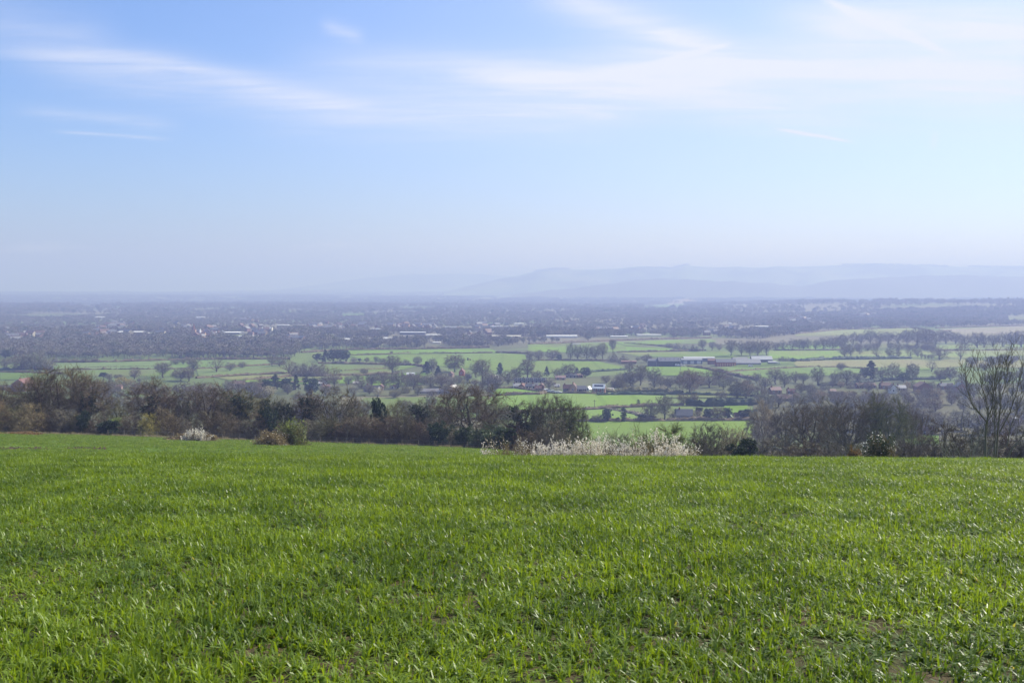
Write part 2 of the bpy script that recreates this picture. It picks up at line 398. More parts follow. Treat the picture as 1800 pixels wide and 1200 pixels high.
P = grid_pts(-115, 12, 56, 181, 1.0, 6)
P = P[P[:, 0] < 8 - (P[:, 1] - 56) * .09]
dn = vnoise(P[:, 0], P[:, 1], 6, 3)
P = P[rng.random(len(P)) < np.clip(.2 + dn, 0, 1)]
scatter('grass', np.c_[P, H(P[:, 0], P[:, 1])], rng.uniform(0, 6.28, len(P)), np.c_[np.ones((len(P), 2)), rng.uniform(.6, 1.0, len(P))], coarse, rng.integers(0, 2, len(P)),
        'smoother green crop on the lower part of the field beyond the brow', cat='grass')

# ------------------------------------------------------------------ vectorised trees
def unit(v): return v / np.maximum(np.linalg.norm(v, axis=-1, keepdims=True), 1e-9)
def grow_level(r, S, Dr, L, K, wob, up):
    """S (n,3) starts, Dr (n,3) dirs, L (n) lengths -> pts (n,K,3), dirs (n,K,3)"""
    n = len(S); P = np.zeros((n, K, 3)); DD = np.zeros((n, K, 3)); P[:, 0] = S; DD[:, 0] = Dr; d_ = Dr.copy()
    for k in range(1, K):
        d_ = unit(d_ + r.normal(0, wob, (n, 3)) + np.array([0, 0, up]))
        P[:, k] = P[:, k - 1] + d_ * (L / (K - 1))[:, None]; DD[:, k] = d_
    return P, DD
def children(r, P, DD, L, rad0, nch, tmin, tmax, ang, lfac, taper=.75, rfac=.55, updir=0):
    n, K, _ = P.shape; idx = np.repeat(np.arange(n), nch); tt = np.tile(np.linspace(tmin, tmax, nch), n) + r.uniform(-.05, .05, n * nch)
    tt = np.clip(tt, 0.02, .99); f = tt * (K - 1); k0 = np.minimum(f.astype(int), K - 2); fr = (f - k0)[:, None]
    S = P[idx, k0] * (1 - fr) + P[idx, k0 + 1] * fr; d0 = DD[idx, k0 + 1]
    ph = np.tile(np.arange(nch) * 2.4, n) + r.uniform(0, 6.28, n)[idx] + r.normal(0, .4, n * nch)
    a = unit(np.cross(d0, np.array([.13, .27, 1.0]) + r.normal(0, .1, (len(d0), 3)))); b = np.cross(d0, a)
    th = np.radians(ang) * r.uniform(.7, 1.25, len(idx))
    side = a * np.cos(ph)[:, None] + b * np.sin(ph)[:, None]
    nd = unit(d0 * np.cos(th)[:, None] + side * np.sin(th)[:, None] + np.array([0, 0, updir]))
    nl = L[idx] * lfac * (1 - .45 * tt) * r.uniform(.65, 1.25, len(idx))
    nr_ = rad0[idx] * (1 - taper * tt) * rfac
    return S, nd, nl, nr_
def tubes(P, r0, r1f, n):
    """tapering tubes along (m,K,3)"""
    m_, K, _ = P.shape; T_ = np.zeros_like(P); T_[:, 1:-1] = P[:, 2:] - P[:, :-2]; T_[:, 0] = P[:, 1] - P[:, 0]; T_[:, -1] = P[:, -1] - P[:, -2]
    T_ = unit(T_); ref = np.where(np.abs(T_[..., 2:3]) > .9, np.array([1., 0, 0]), np.array([0, 0, 1.]))
    ref = np.broadcast_to(np.array([.31, .95, .02]), T_.shape); A_ = unit(np.cross(T_, ref)); B_ = np.cross(T_, A_)
    rr = r0[:, None] * (1 - (1 - r1f) * np.linspace(0, 1, K)[None]); an = np.arange(n) * 2 * math.pi / n
    V = P[:, :, None] + rr[..., None, None] * (A_[:, :, None] * np.cos(an)[None, None, :, None] + B_[:, :, None] * np.sin(an)[None, None, :, None])
    V = V.reshape(-1, 3); bi = (np.arange(m_)[:, None, None] * K + np.arange(K - 1)[None, :, None]) * n; j = np.arange(n)[None, None]
    j2 = (j + 1) % n
    Q = np.stack([bi + j, bi + j2, bi + n + j2, bi + n + j], -1).reshape(-1, 4)
    return V, Q
def cat_tubes(L_):
    Vs, Qs, o_ = [], [], 0
    for V, Q in L_: Vs.append(V); Qs.append(Q + o_); o_ += len(V)
    return np.concatenate(Vs), np.concatenate(Qs)
def needles(r, S, Dr, L, wid):
    """one thin triangle per twig"""
    n = len(S); side = unit(np.cross(Dr, r.normal(0, 1, (n, 3)))) * (wid / 2)
    V = np.stack([S - side, S + side, S + Dr * L[:, None]], 1).reshape(-1, 3)
    return V, np.arange(3 * n).reshape(-1, 3)
def quads(r, C, size, flat=.0):
    n = len(C); a = unit(r.normal(0, 1, (n, 3))); b = unit(np.cross(a, r.normal(0, 1, (n, 3)))); s_ = (size * r.uniform(.5, 1.3, n))[:, None]
    a = a * s_; b = b * s_ * .7
    V = np.stack([C - a, C - b, C + a, C + b], 1).reshape(-1, 3)
    return V, np.arange(4 * n).reshape(-1, 4)
class Tree: pass
def bez(r, S, Cn, E, K, wob):
    t = np.linspace(0, 1, K)[None, :, None]; P = (1 - t) ** 2 * S[:, None] + 2 * t * (1 - t) * Cn[:, None] + t * t * E[:, None]
    L = np.linalg.norm(E - S, axis=1)[:, None, None]; P[:, 1:-1] += r.normal(0, 1, (len(S), K - 2, 3)) * L * wob
    D = np.zeros_like(P); D[:, 1:] = unit(np.diff(P, axis=1)); D[:, 0] = D[:, 1]; return P, D
def attach(r, P, D, Rd, E, base, pen=.6):
    """for every target E the best place to leave the polylines P"""
    m_, K, _ = P.shape; A_ = P[:, 1:-1].reshape(-1, 3) if K > 3 else P[:, 1:].reshape(-1, 3); kk = K - 2 if K > 3 else K - 1
    DA = (D[:, 1:-1] if K > 3 else D[:, 1:]).reshape(-1, 3); fr = np.tile(np.linspace(.15, .85, kk), m_); pr = np.repeat(Rd, kk) * (1 - .65 * fr)
    da = np.linalg.norm(A_ - base, axis=1); S = np.zeros_like(E); SD = np.zeros_like(E); R_ = np.zeros(len(E))
    for a in range(0, len(E), 400):
        e = E[a:a + 400]; v_ = e[:, None] - A_[None]; d = np.linalg.norm(v_, axis=2); de = np.linalg.norm(e - base, axis=1)
        cosv = (v_ * DA[None]).sum(2) / np.maximum(d, 1e-6); cost = d * (1 + pen * (1 - cosv)) + 3 * np.maximum(0, da[None] + .2 - de[:, None]) + r.random(d.shape) * .25
        b = cost.argmin(1); S[a:a + 400] = A_[b]; SD[a:a + 400] = DA[b]; R_[a:a + 400] = pr[b]
    return S, SD, R_
def bare(name, seed, Ht=10., stems=1, splay=0., cb=.2, rx=4.6, fork=.22, nlimb=12, nsec=130, nter=1200, tw=11, twl=.75, tww=.024, rad=.32, upc=.5, sides=(8, 5, 4, 3), droop=0., ground=False, rmin=.35, lobes=.12, tr=.016):
    """trunk mesh with limbs, crown mesh of branches and twigs filling an uneven dome"""
    r = np.random.default_rng(seed); T_ = Tree(); rz = Ht * (1 - cb) / 2; cz = Ht * cb + rz
    lp = r.uniform(0, 6.28, 4)
    def targets(n, r0, r1):
        q = unit(r.normal(0, 1, (n, 3)))
        if ground: q[:, 2] = np.abs(q[:, 2])
        rr = r.uniform(r0 ** 2.4, r1 ** 2.4, (n, 1)) ** (1 / 2.4); a = np.arctan2(q[:, 1], q[:, 0]); e = q[:, 2]
        lob = 1 + lobes * (np.sin(3 * a + lp[0] + 2 * e) + .7 * np.sin(5 * a + lp[1] - 4 * e) + .5 * np.sin(7 * e + lp[2] + 2 * a))
        P = q * rr * lob[:, None] * np.array([rx, rx, rz if not ground else Ht]); P[:, 2] += cz if not ground else .1
        low = P[:, 2] < cz
        if not ground: P[low, :2] *= (1 - .2 * ((cz - P[low, 2]) / rz) ** 2)[:, None]
        return P
    TB = []; n = stems; ph = r.uniform(0, 6.28) + np.arange(n) * 6.28 / n
    if ground:
        nl_ = nlimb; S = np.c_[r.normal(0, rx * .38, (nl_, 2)), np.full(nl_, -.2)]; E = targets(nl_, .55, .85); E[:, :2] = E[:, :2] * .7 + S[:, :2] * .5
        P, D = bez(r, S, S + np.array([0, 0, 1]) * Ht * .35, E, 7, .04); Rd = np.full(nl_, rad * .3); TB.append(tubes(P, Rd, .3, sides[2])); base = np.array([0, 0, -3.]); PL = P; DL = D
    else:
        S = np.c_[np.cos(ph) * .22 * (n > 1), np.sin(ph) * .22 * (n > 1), np.full(n, -.4)]; E = np.c_[np.cos(ph) * splay * Ht * .5, np.sin(ph) * splay * Ht * .5, np.full(n, Ht * .80)] + r.normal(0, .25, (n, 3))
        P, D = bez(r, S, (S + E) / 2 + np.array([0, 0, Ht * .06]) - np.c_[np.cos(ph), np.sin(ph), ph * 0] * splay, E, 11, .018); Rt = np.full(n, rad / n ** .45); TB.append(tubes(P, Rt, .14, sides[0])); base = np.array([0, 0, Ht * fork * .5])
        k0 = max(1, int(fork / .8 * 10)); A_ = P[:, k0:8].reshape(-1, 3)
        E = targets(nlimb, .70, .86); el = (E[:, 2] - cz) / rz
        tt = np.clip(.5 + .5 * el + r.normal(0, .12, nlimb), 0, 1) * .8; si = r.integers(0, n, nlimb)
        if n > 1: si = np.argmax(E[:, :2] @ np.c_[np.cos(ph), np.sin(ph)].T, 1)
        ki = (k0 + tt * (7 - k0)).astype(int); S = P[si, ki]; d = np.linalg.norm(E - S, axis=1, keepdims=True)
        Cn = S + unit(np.c_[(E - S)[:, :2], np.zeros(nlimb)]) * d * (.5 - .28 * upc) + np.array([0, 0, 1]) * d * upc * .55
        PL, DL = bez(r, S, Cn, E, 9, .035); Rd = rad * .46 * (1 - .06 * ki) * r.uniform(.7, 1.1, nlimb); TB.append(tubes(PL, Rd, .2, sides[1]))
    E = targets(nsec, rmin, .93); S, SD, R_ = attach(r, PL, DL, Rd, E, base); d = np.linalg.norm(E - S, axis=1, keepdims=True)
    P2, D2 = bez(r, S, S + SD * d * .4 + np.array([0, 0, .12 * upc]) * d, E, 6, .04); R2 = np.clip(R_ * .5, .022, .07); TB.append(tubes(P2, R2, .3, sides[2]))
    V, Q = cat_tubes(TB)
    E = targets(nter, rmin * .8, 1.0); PA = np.concatenate([P2, PL[:, ::2][:, :6] if PL.shape[1] >= 11 else np.stack([PL[:, int(k)] for k in np.linspace(0, PL.shape[1] - 1, 6)], 1)]); DA = np.concatenate([D2, np.stack([DL[:, int(k)] for k in np.linspace(0, DL.shape[1] - 1, 6)], 1)])
    S, SD, R_ = attach(r, PA, DA, np.r_[R2, Rd], E, base, .8); d = np.linalg.norm(E - S, axis=1, keepdims=True)
    P3, D3 = bez(r, S, S + SD * d * .35 + np.array([0, 0, .1 * upc - droop]) * d, E, 4, .05); CV, CQ = tubes(P3, np.full(nter, tr), .45, 3)
    n_ = nter; idx = np.repeat(np.arange(n_), tw); tt = r.uniform(.15, 1, len(idx)); f = tt * 3; k0 = np.minimum(f.astype(int), 2); fr = (f - k0)[:, None]; S = P3[idx, k0] * (1 - fr) + P3[idx, k0 + 1] * fr
    Dr = unit(D3[idx, k0 + 1] + r.normal(0, .55, (len(idx), 3)) + np.array([0, 0, .25 * upc - droop * 3])); Lt = twl * r.uniform(.4, 1.2, len(idx)); NV, NF = needles(r, S, Dr, Lt, tww)
    if ground: NV[:, 2] = np.maximum(NV[:, 2], -.05)
    T_.trunk = mk_mesh(name + '_trunk', V, [Q], [M_BARK], smooth=True); T_.crown = mk_mesh(name + '_crown', np.concatenate([CV, NV]), [CQ, NF + len(CV)], [M_TWIG])
    T_.h = np.percentile(NV[:, 2], 99.7); T_.w = 2 * np.percentile(np.abs(NV[:, :2]), 98.5); T_.ivy = None
    return T_
def add_ivy(T_, seed, amount=.5, size=.16, n=2500, width=.1, top=.75):
    """dark ivy leaves hugging the trunk and the inner limbs"""
    r = np.random.default_rng(seed); me = T_.trunk; V = np.zeros(len(me.vertices) * 3); me.vertices.foreach_get('co', V); V = V.reshape(-1, 3)
    zt = T_.h * top; wlim = T_.w * width * (1 + 1.2 * np.clip(V[:, 2] / zt, 0, 1))
    m_ = (V[:, 2] < zt) & (np.hypot(V[:, 0], V[:, 1]) < wlim); V = V[m_]
    if len(V) < 5: return T_
    pick = V[r.integers(0, len(V), n)]
    clump = .55 + .45 * np.sin(pick[:, 2] * 2.1 + seed) * np.sin(pick[:, 0] * 3 + pick[:, 1] * 2)
    off = unit(r.normal(0, 1, (n, 3))) * (r.random((n, 1)) ** .5) * T_.h * .045 * clump[:, None] * 1.5
    C = pick + off; C[:, 2] = np.maximum(C[:, 2], 0)
    QV, QF = quads(r, C, size); T2 = Tree(); T2.__dict__.update(T_.__dict__); T2.ivy = mk_mesh('ivy', QV, [QF], [M_IVY]); return T2
def leafy(name, seed, shape='round', n=6000, size=.2, trunk_h=.15, stems=True):
    """leaf-cloud tree, nominal height 10; leaves gather in clumps"""
    r = np.random.default_rng(seed); T_ = Tree()
    nc = 70; 
    if shape == 'conifer':
        h = r.random(nc) ** .8; rr = (1 - h) ** .85 * 2.6 + .15; a = r.uniform(0, 6.28, nc); q = np.sqrt(r.random(nc))
        C = np.c_[np.cos(a) * rr * q, np.sin(a) * rr * q, .6 + h * 9.2]; cs = .35 + .55 * (1 - h)
    elif shape == 'cypress':
        h = r.random(nc); rr = 1.25 * np.sin(np.clip(h * .95 + .08, 0, 1) * math.pi) ** .5; a = r.uniform(0, 6.28, nc); q = np.sqrt(r.random(nc))
        C = np.c_[np.cos(a) * rr * q, np.sin(a) * rr * q, .5 + h * 9]; cs = np.full(nc, .55)
    elif shape == 'pine':
        h = .55 + .45 * r.random(nc); a = r.uniform(0, 6.28, nc); rr = 3 * np.sqrt(r.random(nc)) * np.sin(np.clip((h - .45) / .6, 0, 1) * math.pi) ** .5
        C = np.c_[np.cos(a) * rr, np.sin(a) * rr, h * 9.4]; cs = r.uniform(.5, .9, nc)
    else:
        dd = unit(r.normal(0, 1, (nc, 3))); q = r.random((nc, 1)) ** (1 / 2.2)
        C = dd * q * np.array([4.2, 4.2, 3.9]) * (1 + .12 * r.normal(0, 1, (nc, 1))) + np.array([0, 0, 5.4]); cs = r.uniform(.6, 1.2, nc)
    ci = r.integers(0, nc, n); d3 = unit(r.normal(0, 1, (n, 3))); P_ = C[ci] + d3 * (cs[ci] * r.random(n) ** .35)[:, None] * np.array([1, 1, .8])
    P_[:, 2] = np.maximum(P_[:, 2], .1)
    QV, QF = quads(r, P_, size)
    T_.crown = mk_mesh(name + '_crown', QV, [QF], [M_LEAF])
    S = np.zeros((1, 3)); P, DD = grow_level(r, S, np.array([[0, 0, 1.]]), np.array([8.5]), 8, .04, .05)
    L_ = [tubes(P, np.array([.28]), .15, 7)]
    S, Dr, L, rd = children(r, P, DD, np.array([8.5]), np.array([.28]), 14, .2, .95, 55, .32 if shape != 'cypress' else .12)
    P2, _ = grow_level(r, S, Dr, L, 4, .1, .02); L_.append(tubes(P2, rd, .3, 4))
    V, Q = cat_tubes(L_); T_.trunk = mk_mesh(name + '_trunk', V, [Q], [M_BARK], smooth=True)
    T_.h = np.percentile(QV[:, 2], 99.5); T_.w = 2 * np.percentile(np.abs(QV[:, :2]), 98.5); T_.ivy = None
    return T_

K = {}
# high detail, used on the near slope
K['oak0'] = bare('oak', 11, rx=4.6); K['oak1'] = bare('oak', 12, rx=5.6, fork=.16, cb=.14, nlimb=15, nter=1500, upc=.4, rad=.34)
K['ash0'] = bare('ash', 13, rx=3.4, upc=.95, nlimb=12, nter=900, cb=.22, rad=.26, twl=.65); K['ash1'] = bare('ash', 14, stems=2, splay=.32, rx=3.9, upc=.85, nlimb=14, nter=1000, rad=.3, twl=.65)
K['stem0'] = bare('stems', 15, stems=5, splay=.6, rx=4.2, upc=.8, nlimb=18, nter=1000, cb=.12, rad=.34, twl=.6)
K['oakivy'] = add_ivy(K['oak0'], 3, n=4200, size=.14, width=.10, top=.7); K['ashivy'] = add_ivy(K['ash0'], 4, n=5000, size=.14, width=.14, top=.85); K['stemivy'] = add_ivy(K['ash1'], 5, n=7000, size=.15, width=.2, top=.85)
K['shrub0'] = bare('shrub', 21, ground=True, nlimb=26, nsec=130, nter=900, rx=5, tw=12, twl=1.3, tww=.045, rad=.3, upc=.7, rmin=.25, tr=.03)
K['shrub1'] = bare('shrub', 22, ground=True, nlimb=22, nsec=130, nter=900, rx=5.6, tw=13, twl=1.4, tww=.045, rad=.3, upc=.3, rmin=.2, lobes=.16, tr=.03)
K['shrub2'] = bare('shrub', 23, ground=True, nlimb=34, nsec=120, nter=900, rx=4.2, tw=12, twl=1.3, tww=.045, rad=.3, upc=1.1, rmin=.2, tr=.03)
def med(nm, seed, **kw):
    d_ = dict(nlimb=12, nsec=70, nter=330, tw=15, twl=1.15, tww=.062, rad=.34, tr=.035, sides=(6, 4, 3, 3)); d_.update(kw); return bare(nm, seed, **d_)
K['m0'] = med('oak', 31, cb=.12, fork=.16); K['m1'] = med('oak', 32, rx=5.3, fork=.12, cb=.07, lobes=.2); K['m2'] = med('ash', 33, rx=3.8, upc=.9, tw=12); K['m3'] = med('elm', 34, cb=.08, rx=4.4, lobes=.18)
K['mb'] = med('thicket', 35, ground=True, nlimb=24, rx=5.2, upc=.6, tw=20, rmin=.2, lobes=.18); K['m4'] = med('oak', 36, rx=5.0, tw=24, cb=.08, fork=.12, lobes=.1); K['mopen'] = med('oak', 37, nlimb=10, nsec=50, nter=200, tw=8, lobes=.2, rad=.42)
K['will'] = med('willow', 38, tw=26, droop=.12, upc=.8, cb=.08)
K['round'] = leafy('evergreen', 41, 'round', 5000, .26); K['con'] = leafy('conifer', 42, 'conifer', 5000, .2); K['cyp'] = leafy('cypress', 43, 'cypress', 4000, .16)
K['pine'] = leafy('pine', 44, 'pine', 4500, .2); K['round2'] = leafy('evergreen', 45, 'round', 8000, .2)

BARK = (.085, .072, .056)
TW = dict(brown=(.115, .085, .058), grey=(.125, .110, .090), red=(.120, .088, .066), olive=(.115, .105, .050), purple=(.118, .103, .088), pale=(.30, .265, .205), yellow=(.28, .235, .075),
          lime=(.16, .19, .045), green=(.040, .060, .022), dgreen=(.022, .038, .018), bluegreen=(.030, .052, .034), tan=(.22, .17, .10), orange=(.17, .105, .045))
TW = {k: (v[0] * 1.14, v[1] * 1.13, v[2] * .88) for k, v in TW.items()}
_cnt = [0]
def plant(kind, tw, x, y, h, wd, name, label, cat, group=None, z=None, ivyless=False, rz=None):
    T_ = K[kind]; _cnt[0] += 1; r = random.Random(_cnt[0] * 31)
    z = float(H(x, y)) if z is None else z
    s = wd / T_.w; sz = h / T_.h
    o = thing(name, label, cat, (x, y, z - .05), r.uniform(0, 6.28) if rz is None else rz, (s, s, sz), group)
    c = TW[tw]; v_ = r.uniform(.85, 1.2); c = tuple(q * v_ * r.uniform(.95, 1.05) for q in c)
    if kind[0] == 'm': c = tuple(q * 1.3 for q in c)
    bk = tuple(q * r.uniform(.8, 1.15) for q in BARK)
    if kind in ('oak0', 'oak1', 'ash0', 'ash1', 'stem0', 'oakivy', 'ashivy', 'stemivy', 'm0', 'm1', 'm2', 'm3', 'm4', 'mopen', 'will', 'round', 'con', 'cyp', 'pine', 'round2') or True:
        obj('trunk' if 'shrub' not in kind and kind != 'mb' else 'stems', T_.trunk, o, color=bk)
    obj('crown', T_.crown, o, color=c)
    if T_.ivy is not None: obj('ivy', T_.ivy, o)
    return o
ORD = ['first', 'second', 'third', 'fourth', 'fifth', 'sixth', 'seventh', 'eighth', 'ninth', 'tenth', 'eleventh', 'twelfth', 'thirteenth', 'fourteenth', 'fifteenth', 'sixteenth', 'seventeenth', 'eighteenth', 'nineteenth', 'twentieth']
ADJ = dict(oak0='bare oak', oak1='broad bare oak', ash0='tall bare ash', ash1='twin-stemmed bare tree', stem0='many-stemmed bare tree', oakivy='ivied bare oak', ashivy='ivy-covered tree', stemivy='ivy-choked forked tree',
           shrub0='bare shrub', shrub1='low bare shrub', shrub2='upright bare shrub', m0='bare round tree', m1='broad bare tree', m2='tall bare tree', m3='bare bushy tree', m4='dense bare tree', mb='bare thicket', mopen='thin open bare tree',
           will='willow', round='round evergreen', round2='dark evergreen bush', con='dark conifer', cyp='narrow cypress', pine='pine')
NAME = dict(shrub0='shrub', shrub1='shrub', shrub2='shrub', mb='thicket', will='willow_tree', round='evergreen_tree', round2='evergreen_bush', con='conifer_tree', cyp='cypress_tree', pine='pine_tree')
CAT = dict(shrub0='shrub', shrub1='shrub', shrub2='shrub', mb='thicket', round2='bush')
TWN = dict(brown='brown', grey='grey', red='reddish', olive='olive', purple='purplish', pale='pale grey', yellow='yellow', lime='lime green', green='green', dgreen='dark', bluegreen='bluish', tan='tan', orange='orange')
def rowlab(i, n, kind, tw, zone):
    a = ADJ[kind]; a = a if (TWN[tw] in a or kind in ('con', 'round2')) else TWN[tw] + ' ' + a
    if n == 1: return '%s %s' % (a, zone)
    if n == 2: return '%s, the %s of two %s' % (a, ('left', 'right')[i], zone)
    if i == n - 1: return '%s, last at the right %s' % (a, zone)
    return '%s, %s from left %s' % (a, ORD[i], zone)
def row(zone, group, items, mode='valley'):
    """valley items: (px, base_py, h_px, w_px, kind, tint); near items: (px, distance, top_py, w_px, kind, tint)"""
    items = sorted(items, key=lambda q: q[0]); n = len(items)
    for i_, (px, b, hh, ww, kind, tw) in enumerate(items):
        if mode == 'valley':
            x, y, z = at(px, b); k = y / F; jr = random.Random(int(px * 7 + b)); h = hh * k * jr.uniform(.88, 1.14); wd = ww * k * jr.uniform(.88, 1.18)
        else:
            y = b; x = xw(px, y, float(H(xw(px, y), y))); z = float(H(x, y)); h = zpx(hh, y) - z; wd = ww * y / F
        plant(kind, tw, x, y, h, wd, NAME.get(kind, 'bare_tree'), rowlab(i_, n, kind, tw, zone), CAT.get(kind, 'tree'), group, z)
# ================================================================== NEAR SLOPE
# trees and shrubs behind the field edge: (px, distance m, top py, width px, kind, tint)
row('in the wood at the left field edge', 'bare trees in the wood at the left field edge', [
    (-18, 205, 668, 90, 'oak1', 'brown'), (22, 215, 690, 80, 'oak0', 'olive'), (70, 205, 655, 90, 'oakivy', 'brown'), (108, 202, 641, 120, 'oak1', 'brown'),
    (156, 200, 656, 84, 'oakivy', 'red'), (205, 215, 700, 70, 'oak0', 'olive'), (266, 204, 663, 90, 'oakivy', 'red'), (300, 208, 690, 70, 'oak1', 'brown')], 'near')
row('behind the pale blossoming bush mound', 'bare trees behind the blossoming mound', [
    (336, 208, 676, 66, 'ash0', 'grey'), (372, 203, 672, 80, 'ash1', 'red'), (402, 215, 682, 66, 'oak0', 'brown'), (427, 202, 682, 80, 'ashivy', 'olive')], 'near')
row('above the wire fence', 'bare trees above the wire fence', [
    (467, 212, 690, 46, 'stemivy', 'olive'), (498, 206, 697, 50, 'stemivy', 'grey'), (543, 206, 686, 60, 'ashivy', 'brown'), (590, 204, 678, 90, 'stem0', 'brown'), (628, 210, 696, 60, 'ash0', 'grey'),
    (700, 212, 702, 60, 'oak0', 'olive'), (739, 203, 700, 66, 'ashivy', 'grey'), (775, 212, 694, 60, 'stem0', 'brown'), (826, 200, 673, 132, 'oak1', 'brown'),
    (868, 214, 700, 60, 'ash0', 'grey')], 'near')
row('behind the white blossom hedge', 'bare trees behind the white blossom hedge', [
    (926, 175, 702, 86, 'stemivy', 'grey'), (968, 168, 690, 76, 'oak1', 'grey'), (1000, 165, 700, 74, 'oakivy', 'olive')], 'near')
row('on the slope right of the blossom hedge', 'bare trees on the slope right of the blossom hedge', [
    (1250, 150, 740, 80, 'ash1', 'grey'), (1292, 140, 748, 60, 'oak0', 'pale'), (1340, 330, 702, 60, 'will', 'pale'), (1376, 250, 712, 54, 'ash0', 'grey'),
    (1418, 200, 700, 84, 'ash1', 'brown'), (1452, 215, 698, 64, 'ash0', 'grey'), (1487, 190, 700, 84, 'ash1', 'brown'),
    (1532, 195, 690, 62, 'ash0', 'olive'), (1560, 190, 690, 86, 'oak0', 'olive'), (1602, 205, 716, 76, 'oak1', 'brown')], 'near')
row('in the thicket below the left wood', 'shrubs below the left wood', [
    (-8, 186, 706, 60, 'shrub0', 'tan'), (20, 187, 712, 54, 'shrub2', 'olive'), (52, 184, 708, 60, 'shrub0', 'tan'), (82, 186, 722, 50, 'shrub1', 'brown'), (112, 187, 716, 56, 'shrub2', 'grey'),
    (140, 187, 726, 44, 'shrub0', 'olive'), (172, 188, 730, 46, 'shrub1', 'brown'), (203, 188, 733, 44, 'shrub0', 'lime'), (230, 187, 726, 56, 'shrub1', 'red'), (260, 186, 726, 42, 'shrub0', 'yellow')], 'near')
row('in the hedgerow under the tall trees', 'shrubs in the hedgerow under the tall trees', [
    (290, 189, 716, 56, 'shrub0', 'brown'), (318, 192, 728, 50, 'shrub1', 'grey'), (365, 189, 720, 60, 'shrub0', 'brown'), (398, 190, 722, 60, 'shrub1', 'red'), (432, 192, 738, 50, 'shrub0', 'grey'),
    (458, 190, 722, 50, 'shrub2', 'red'), (480, 192, 736, 50, 'shrub1', 'brown')], 'near')
row('in the brown thicket behind the fence', 'shrubs in the brown thicket behind the fence', [
    (545, 184, 738, 60, 'shrub0', 'grey'), (572, 185, 728, 56, 'shrub1', 'olive'), (602, 184, 742, 52, 'shrub0', 'brown'), (628, 185, 726, 60, 'shrub2', 'red'), (655, 184, 728, 56, 'shrub2', 'red'),
    (683, 185, 730, 56, 'shrub0', 'brown'), (711, 184, 726, 56, 'shrub2', 'brown'), (740, 185, 736, 50, 'shrub2', 'red'), (766, 184, 740, 50, 'shrub1', 'brown'), (798, 184, 746, 56, 'shrub0', 'olive'),
    (828, 183, 748, 60, 'shrub1', 'green'), (862, 180, 744, 60, 'shrub0', 'green'), (898, 172, 740, 60, 'shrub1', 'red')], 'near')
row('under the slope trees behind the blossom', 'bare shrubs on the slope behind the blossom hedge', [
    (935, 150, 752, 60, 'shrub1', 'brown'), (975, 150, 735, 70, 'shrub0', 'grey'), (1015, 142, 748, 64, 'shrub1', 'olive'), (1085, 128, 762, 70, 'shrub0', 'grey'), (1130, 108, 752, 70, 'shrub1', 'olive'),
    (1178, 100, 746, 96, 'shrub0', 'olive'), (1222, 120, 760, 56, 'shrub1', 'brown')], 'near')
row('in the scrub along the right brow', 'bare shrubs in the scrub along the right brow', [
    (1248, 115, 768, 66, 'shrub0', 'grey'), (1285, 118, 762, 66, 'shrub1', 'brown'), (1350, 125, 770, 70, 'shrub0', 'grey'), (1392, 130, 772, 66, 'shrub1', 'brown'), (1432, 128, 776, 70, 'shrub0', 'brown'),
    (1468, 135, 768, 66, 'shrub1', 'grey'), (1506, 122, 778, 60, 'shrub0', 'olive'), (1590, 118, 768, 70, 'shrub1', 'brown'), (1628, 120, 764, 70, 'shrub0', 'grey'), (1668, 112, 742, 84, 'shrub0', 'brown'),
    (1712, 118, 738, 70, 'shrub1', 'grey'), (1760, 120, 744, 80, 'shrub1', 'red'), (1806, 118, 750, 70, 'shrub0', 'brown')], 'near')
row('among the bare stems below the trees', 'evergreen bushes along the hedgerow', [
    (146, 186, 722, 22, 'round2', 'dgreen'), (190, 184, 738, 34, 'round2', 'dgreen'), (470, 190, 716, 30, 'round2', 'dgreen'), (665, 196, 700, 30, 'round', 'dgreen'), (588, 186, 746, 34, 'round2', 'dgreen'),
    (770, 180, 742, 36, 'round2', 'dgreen'), (816, 176, 750, 30, 'round2', 'green'), (875, 170, 750, 60, 'round2', 'green'), (1305, 112, 770, 48, 'round2', 'dgreen'), (420, 196, 742, 24, 'round2', 'bluegreen')], 'near')

